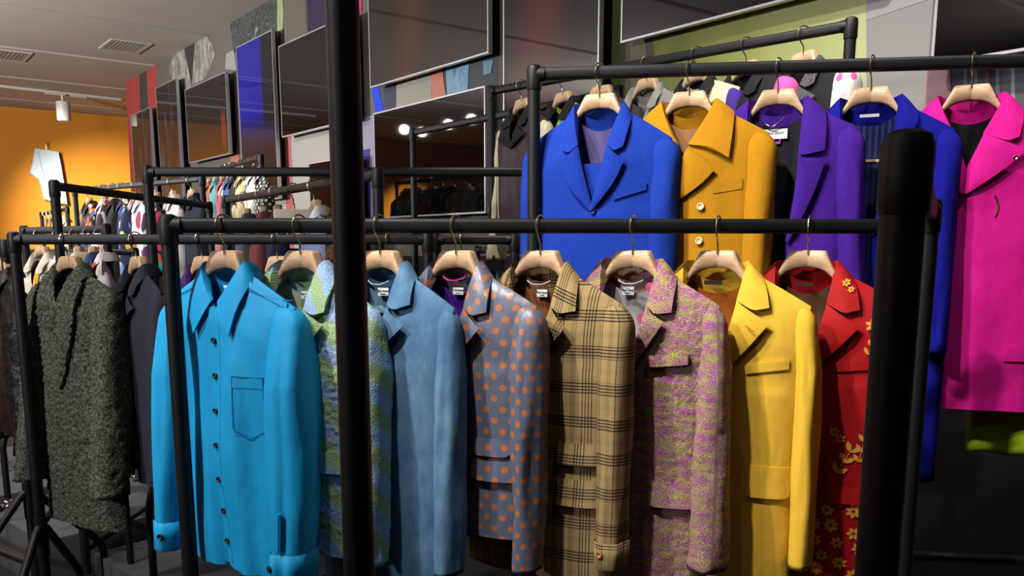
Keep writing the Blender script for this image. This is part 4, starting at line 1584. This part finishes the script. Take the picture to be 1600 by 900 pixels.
ZIP = NT('dark_zip').fin('#5c4034', .4, 0, .5, .6)
seam(g, r, [(.072 + .012 * math.sin(k / 3), -.30 - .055 * k / 8) for k in range(9)], .004, .003, ZIP, 'zip')
seam(g, r, [(.145, -.07 - .006 * k) for k in range(8)], .006, .003, M['chrome'], 'shoulder_zip')
button(r, on_front(g, .112, -.205, .022), Vector((0, -1, 0)), .006, M['chrome'])
DM = plain('#8c0668', .9, 0)
seam(g, r, [(.095 + .015 * k, -.58) for k in range(8)], mat=DM, name='waist_seam')
seam(g, r, [(.12, -.30 - .28 * k / 10) for k in range(11)], mat=DM, name='front_seam')
patch(g, r, 'pocket_flap', M['magenta'], .13, .21, -.70, -.745, .004, lift=.003)
p = on_rail('br', 1560)
cloth_drop('trousers', 'lime green trousers showing below the magenta coat', 'trousers', p + Vector((.03, .01, -DROP)), AB, plain('#8ca414', .6, .1), -.02, .22, -.70, -1.02, .025, 1)

# ------------------------------------------------------------------ the other clothes
def simple(key, px, alpha, name, label, cat, hl, bm, sm=None, cm=None, lin=None, lap=False, long=None, dz=0, sleeves=True, low=True, left=None, **k):
    r = start(key, px, alpha, name, label, cat, hl, dz)
    d = dict(nu=14, nv=26, L=.74, seed=abs(hash_(label)) % 999, fold=.010, fk=24, swr=.005, bz=-.22, xn=.062, zs=-.115, xs=.21)
    d.update({a: v for a, v in k.items() if a != 'corner'})
    if long: d['L'] = long
    g = G(**d)
    body(g, r, bm, lin or M['dark'], left)
    if sleeves:
        for sg in (1, -1): sleeve(g, r, sm or bm, sg)
    collar(g, r, cm or bm, corner=k.get('corner', (.10, -.125)), notch=(.075, -.138), gorge=-.12, side=.10, back=.035, nq=5)
    if lap:
        for sg in (1, -1): lapel(g, r, cm or bm, sg, tip=(.12, -.17), notch=(.085, -.15), gorge=-.125, nq=5, rows=10)
    return g, r


def hash_(s):
    h = 7
    for c in s: h = (h * 31 + ord(c)) % 1000003
    return h


# left rack: fuzzy grey coat, navy jacket, and the ones behind the front rack
M['fuzzy'] = m_fuzzy('grey_green_boucle', ('#242620', '#4c4e45', '#767a6c'), 120)
p = hanger('B', 105, -30, 'pale wooden hanger holding the fuzzy grey green coat')
r = empty('coat', p, math.radians(-30), 'fuzzy grey green mohair coat on the left rack', 'coat')
g = G(bz=-.17, bx=.0, xs=.212, zs=-.105, L=.95, seed=51, fuzz=.007, nu=56, nv=150, sl=.70, sa=.050, sb=.066, sca=.052, scb=.066, fold=.006, xn=.058, sx=.028, hw=.225, sfwd=.07, cut=.0)
body(g, r, M['fuzzy'], M['dark'])
for sg in (1, -1): sleeve(g, r, M['fuzzy'], sg)
lapel(g, r, M['fuzzy'], 1, tip=(.118, -.09), notch=(.07, -.08), gorge=-.06, thick=.01, lo=.28, convex=.03, rows=40, nq=14, name='shawl_collar')
lapel(g, r, M['fuzzy'], -1, tip=(.118, -.09), notch=(.07, -.08), gorge=-.06, thick=.01, lo=.10, convex=.03, rows=40, nq=14, name='shawl_collar')
collar(g, r, M['fuzzy'], corner=(.10, -.10), notch=(.08, -.09), gorge=-.075, thick=.008)
neck_label(g, r, z=-.10, w_=.025, h_=.008, x=.01, words=None)
patch(g, r, 'pocket_flap', M['fuzzy'], .03, .13, -.60, -.63, .008, thick=.008)

NAVY = plain('#20222e', .9, .3, 500)
g, r = simple('B', 212, -48, 'jacket', 'dark navy wool jacket beside the fuzzy grey coat', 'jacket', 'pale wooden hanger holding the dark navy jacket', NAVY, None, NAVY, lap=True, nu=24, nv=50, L=.78)
simple('B', 315, -40, 'jacket', 'purple jacket mostly hidden behind the turquoise shirt', 'jacket', 'pale wooden hanger holding the purple jacket behind the shirt', plain('#3c2260', .85, .2), L=.76)
simple('B', 433, -40, 'jacket', 'charcoal jacket hidden behind the green striped one', 'jacket', 'pale wooden hanger half hidden behind the striped jacket hanger', plain('#24242a', .9, .2), L=.76)
simple('B', 610, -40, 'jacket', 'black pleated jacket behind the blue suede coat', 'jacket', 'pale wooden hanger hidden behind the suede coat hanger', plain('#1c1c1e', .9, .2), L=.76)
simple('C', 724, -60, 'jacket', 'midnight navy jacket low between the dotted blazer and the jeans', 'jacket', 'wooden hanger behind the dotted blazer hanger', plain('#0e1018', .9, .2), L=.7)

# colour block jackets along the screen wall
CREAM = plain('#c8c4a4', .4, .1); MAROON = plain('#33232c', .5, .1); BLACK = plain('#141417', .85, .2)
AM = -55
g, r = simple('Mr', 816, -58, 'bomber_jacket', 'maroon bomber jacket with shiny cream sleeves and black collar', 'jacket', 'wooden hanger holding the maroon bomber jacket', MAROON, CREAM, BLACK, L=.62, swr=.010, sl=.62, lap=True)
b = MB(); b.tube([on_front(g, -.145 + .05 * k / 10, -.13 - .45 * k / 10, .006) for k in range(11)], .003, 5); b.obj('piping', CREAM, r)
for sg in (1, -1):
    b = MB(); b.tube([(sg * (g.xs - .008), -.025, g.zs - g.sl - .05), (sg * (g.xs - .008), -.025, g.zs - g.sl + .005)], .045, 14); b.obj('cuff', BLACK, r)
simple('Mr', 880, -58, 'bomber_jacket', 'black bomber jacket with lime green panels', 'jacket', 'wooden hanger holding the black and lime bomber jacket', plain('#9cc814', .5, .1), CREAM, BLACK, L=.62)
simple('Mr', 940, -45, 'jacket', 'charcoal jacket hidden behind the cobalt blazer', 'jacket', 'wooden hanger peeking out above the cobalt blazer hanger', plain('#2c2c30', .8, .2), L=.7)
simple('Mr', 1012, AM, 'jacket', 'pale grey checked jacket with brown sleeves', 'jacket', 'wooden hanger holding the pale grey and brown jacket', m_lines('pale_grey_check', '#7c7c74', '#909088', .05, .06, 0), plain('#4c342c', .8, .2), plain('#84847c', .8, .2), L=.75, lin=plain('#8c8c84', .7, 0), xn=.075, bz=-.3)
g, r = simple('Mr', 1090, AM, 'jacket', 'purple jacket with black collar and pleated cream yoke', 'jacket', 'wooden hanger holding the purple and cream jacket', m_lines('pleated_cream', '#d4cca0', '#b8b088', .012, .3, 2), plain('#38207c', .8, .2), BLACK, L=.75, zs=-.095)
simple('Mr', 1168, -60, 'jacket', 'black jacket with candy pink sleeves', 'jacket', 'wooden hanger holding the black and pink jacket', BLACK, plain('#d4509c', .8, .2), BLACK, L=.75, lap=True, sa=.045, sb=.065, zs=-.085)
DOTW = m_dots('white_pink_dots', '#c8c4c0', '#c04c8c', .085, .12, .0145, .6, 0)
simple('Mr', 1258, -62, 'jacket', 'black and grey flecked jacket with pink dotted white sleeves', 'jacket', 'wooden hanger holding the jacket with dotted sleeves', BLACK, DOTW, m_fuzzy('grey_fleck', ('#2c2c30', '#55565c', '#8c8c90'), 300), L=.75, lap=True, sa=.045, sb=.065, zs=-.085)
simple('P', 768, -75, 'denim_jacket', 'pale blue denim jacket on the low rack', 'jacket', 'wooden hanger holding the denim jacket', m_photo('denim', ['#2c4458', '#4c6c84', '#7c9cb0'], 16, (1, 1, .3)), L=.7)

# rack behind the tall pole
simple('F', 382, -72, 'shirt', 'dark grey shirt on the rack with the clip hanger', 'shirt', 'wooden hanger holding the dark grey shirt', plain('#44444a', .8, .1), L=.8, fold=.016, fk=60)
simple('F', 408, -72, 'shirt', 'brick red shirt on the rack with the clip hanger', 'shirt', 'wooden hanger holding the brick red shirt', plain('#6c3434', .8, .1), L=.8, fold=.016, fk=60)
simple('F', 430, -72, 'shirt', 'navy shirt next to the brick red one', 'shirt', 'wooden hanger holding the navy shirt next to the clip hanger', plain('#20243c', .8, .1), L=.8, fold=.014, fk=60)
simple('F', 491, -66, 'shirt', 'lilac blue shirt with a white collar next to the tall pole', 'shirt', 'wooden hanger holding the lilac blue shirt', plain('#7c80b0', .8, .1), None, plain('#d0d0d4', .8, .1), L=.8, fold=.014, fk=60)
simple('F', 530, -66, 'jacket', 'brown furry jacket partly behind the tall pole', 'jacket', 'wooden hanger holding the brown furry jacket', m_fuzzy('brown_fur', ('#1c120c', '#4c3420', '#8c6c44'), 60), L=.7)
p = on_rail('F', 459) + Vector((0, 0, -DROP))
r = empty('clip_hanger', p, math.radians(18), 'pale wooden clip hanger with four brass clips, nothing on it', 'hanger')
b = MB(); b.box((-.09, -.012, -.075), (.09, .012, -.03)); b.obj('bar', plain('#d8c8b0', .45, .05), r, bevel=.006)
b = MB(); b.tube([(0, 0, -.03), (0, 0, -.005)], .003, 6); b.obj('stem', M['brass'], r)
h = bpy.data.objects.new('hook', hook_mesh(True)); COL.objects.link(h); h.parent = r; h.rotation_euler = (0, 0, math.radians(25)); h.location = (0, 0, 0)
b = MB(); b.tube([(-.075, 0, -.155), (.075, 0, -.155)], .004, 6)
for x in (-.06, .06): b.tube([(x, 0, -.075), (x, 0, -.155)], .003, 6)
b.obj('clip_rail', M['brass'], r)
for x in (-.07, -.025, .03, .07):
    b = MB(); b.box((x - .011, -.012, -.17), (x + .011, -.003, -.125)); b.box((x - .011, .003, -.17), (x + .011, .012, -.125)); b.obj('clip', M['brass'], r, bevel=.002)
cloth_drop('trousers', 'dark navy trousers under the clip hanger row', 'trousers', on_rail('F', 459) + Vector((.03, .10, -DROP)), 20, plain('#1c2034', .85, .1), -.10, .10, -.20, -1.1, .02, 5)

# patterned shirts on the left racks
P1 = m_print('#17181e', ['#d8482c', '#e8b428', '#3c50a0', '#e4e0d8'], 24, .45, (1, 1, .45), 1)
P2 = m_print('#c8c2c4', ['#5c2c5c', '#c8641c', '#3c2440', '#8c3444'], 11, .36, (1, 1, .5), 2)
P3 = m_print('#2a3050', ['#e8503c', '#e8bc38', '#6c8cc8', '#ece8dc', '#1c1c20'], 26, .5, (1, 1, .4), 3)
P4 = m_print('#15161c', ['#c02450', '#2c8c94', '#c84424', '#c8c4b8'], 20, .42, (1, 1, .5), 4)
WHITE = plain('#ccc6c4', .8, .1); CRM = plain('#c8c2b0', .8, .1)
hs = [
    (137, -55, P1, 'black shirt with red and yellow marks, leftmost on the patterned rack'),
    (161, -72, P2, 'white shirt with small purple print next to the leftmost black one'),
    (176, -66, plain('#1c1a1c', .85, .1), 'plain black shirt among the patterned ones'),
    (190, -62, P3, 'navy shirt crowded with red, yellow and blue leaves'),
    (212, -50, P2, 'white shirt with orange and purple feathers, most visible of the patterned'),
    (242, -66, P4, 'black shirt with crimson and teal brush marks behind the rack post'),
    (268, -58, WHITE, 'white pleated shirt on the patterned rack'),
    (298, -52, plain('#1a1e2c', .85, .1), 'navy black jacket at the right end of the patterned rack')]
for (px, al, mt, lb) in hs:
    simple('H', px, al, 'shirt' if 'shirt' in lb else 'jacket', lb, 'shirt' if 'shirt' in lb else 'jacket', 'wooden hanger holding the ' + lb.replace(', leftmost on the patterned rack', ' at the left end').replace(', most visible of the patterned', '').replace(' next to the leftmost black one', '').replace(' behind the rack post', '').replace(' crowded with red, yellow and blue leaves', ' with red and blue leaves'), mt, L=.95, nu=10, nv=18, fold=.012)
ks = [
    (62, -38, CRM, 'cream blouse with a mustard strip down its front', 'blouse'),
    (92, -66, WHITE, 'white blouse behind the cream one', 'blouse'),
    (118, -70, plain('#c4bca8', .8, .1), 'ivory rolled cloth blouse above the fuzzy coat hanger', 'blouse'),
    (139, -62, plain('#24365c', .8, .1), 'navy blue jacket with white curved piping', 'jacket'),
    (157, -66, m_print('#ccc4c8', ['#d8a020', '#c04020', '#5c3468'], 7, .3, (1, 1, .6), 5), 'white blouse with a yellow and red band at the right end of its rack', 'blouse')]
for (px, al, mt, lb, ct) in ks:
    g, r = simple('K', px, al, ct, lb, ct, 'wooden hanger holding the ' + lb.replace(' at the right end of its rack', ''), mt, L=.62, nu=12, nv=22, fold=.014, dz=-.02)
    if 'mustard' in lb: patch(g, r, 'mustard_strip', plain('#c89028', .8, .1), .035, .075, -.10, -.24, .006)
    if 'piping' in lb:
        b = MB(); b.tube([on_front(g, .08 + .06 * math.cos(a * .22), -.2 + .07 * math.sin(a * .22), .004) for a in range(18)], .004, 5); b.obj('piping', WHITE, r)
LEATHER = NT('black_leather'); LEATHER.bump(LEATHER.noise(LEATHER.objc(), 14, 4), .8, .02); LEATHER = LEATHER.fin('#0a0a0b', .5, 0, .4)
simple('O', 2, -45, 'jacket', 'black leather jacket at the left edge of the photo', 'jacket', 'wooden hanger holding the black leather jacket', LEATHER, L=.7, lap=True)
simple('L', 8, -50, 'shirt', 'light blue shirt behind the black leather jacket', 'shirt', 'wooden hanger holding the light blue shirt', plain('#5c8cbc', .8, .1), L=.7, nu=10, nv=18)

# scarf-like blouses along the screen wall
iw = [(325, '#8c4c34', 'rust'), (334, '#3c8c8c', 'teal and olive'), (346, '#8c5058', 'dusty pink'), (356, '#34507c', 'steel blue'), (363, '#18181c', 'black'), (376, '#b8ac80', 'pale olive'), (393, '#ccccc4', 'white')]
for k, (px, c, n_) in enumerate(iw):
    c2 = m_print(c, ['#c8b89c', '#3c2c2c', '#8c7c64'], 16, .34, (1, 1, .4), 7 + k)
    simple('I', px, -66, 'blouse', n_ + ' print blouse in the row along the screen wall', 'blouse', 'wooden hanger holding the %s print blouse' % n_, c2, L=.8, nu=10, nv=16, fold=.02, fk=40)
simple('I', 404, -60, 'blouse', 'black blouse with white dots at the end of the screen wall row', 'blouse', 'wooden hanger holding the white dotted black blouse', m_dots('black_white_dots', '#141416', '#d0ccc4', .05, .05, .011, .8, 0), L=.85, nu=10, nv=16)

# hangers on the small rack against the orange wall
for k, px in enumerate((70, 76, 82, 88)):
    hanger('J', px, -62, ['bare wooden hanger, leftmost on the small rack at the orange wall', 'second bare wooden hanger from the left on the small orange wall rack', 'third bare wooden hanger from the left on the small orange wall rack', 'fourth bare wooden hanger from the left on the small orange wall rack'][k], True)
simple('J', 99, -50, 'blouse', 'pale beige blouse on the small rack at the orange wall', 'blouse', 'wooden hanger holding the pale beige blouse', plain('#b8a88c', .8, .1), L=.7, nu=10, nv=16)

# pale garment hanging flat on the orange wall
r_ = ray(78, 270)
BW = Vector((r_[0], r_[1], r_[2]))
kk = S_OR - .09
tt_ = kk / (BW.x * UX + BW.y * UY)
C_ = Vector((0, 0, EYE)) + BW * tt_
sc_ = tt_ / F_PX * (BW.length / BW.length)
r = empty('tunic', C_, WR + PI / 2 + PI, 'pale blue white tunic hanging flat on the orange wall', 'tunic')
PX = tt_ * 1.0 / F_PX * math.hypot(1, 0)
def wp(px, py): return ((px - 78) * PX * 1.12, (270 - py) * PX * 1.03)
out = [wp(*q) for q in ((62, 235), (77, 236), (91, 238), (93, 258), (96, 300), (97, 317), (80, 315), (68, 310), (66, 292), (64, 282), (53, 272), (58, 255))]
n = len(out)
V = [(x, .035, z) for x, z in out] + [(x * .96, -.035, z * .98) for x, z in out]
tun = mk('tunic_body', V, [tuple(range(n)), tuple(range(2 * n - 1, n - 1, -1))] + [(i, (i + 1) % n, (i + 1) % n + n, i + n) for i in range(n)], plain('#c8d4dc', .8, .1), r, smooth=False)
b = MB(); b.tube([(wp(76, 236)[0], 0, wp(76, 236)[1]), (wp(76, 228)[0], 0, wp(76, 228)[1]), (wp(78, 225)[0], .02, wp(78, 225)[1]), (wp(79, 229)[0], .06, wp(79, 229)[1])], .008, 6); b.obj('hook', M['brass'], r)
b = MB(); b.tube([(x * .98, -.036, z * .98) for x, z in (wp(65, 238), wp(67, 260), wp(72, 290), wp(72, 310))], .006, 5); b.obj('seam', plain('#98a4b0', .8, 0), r)
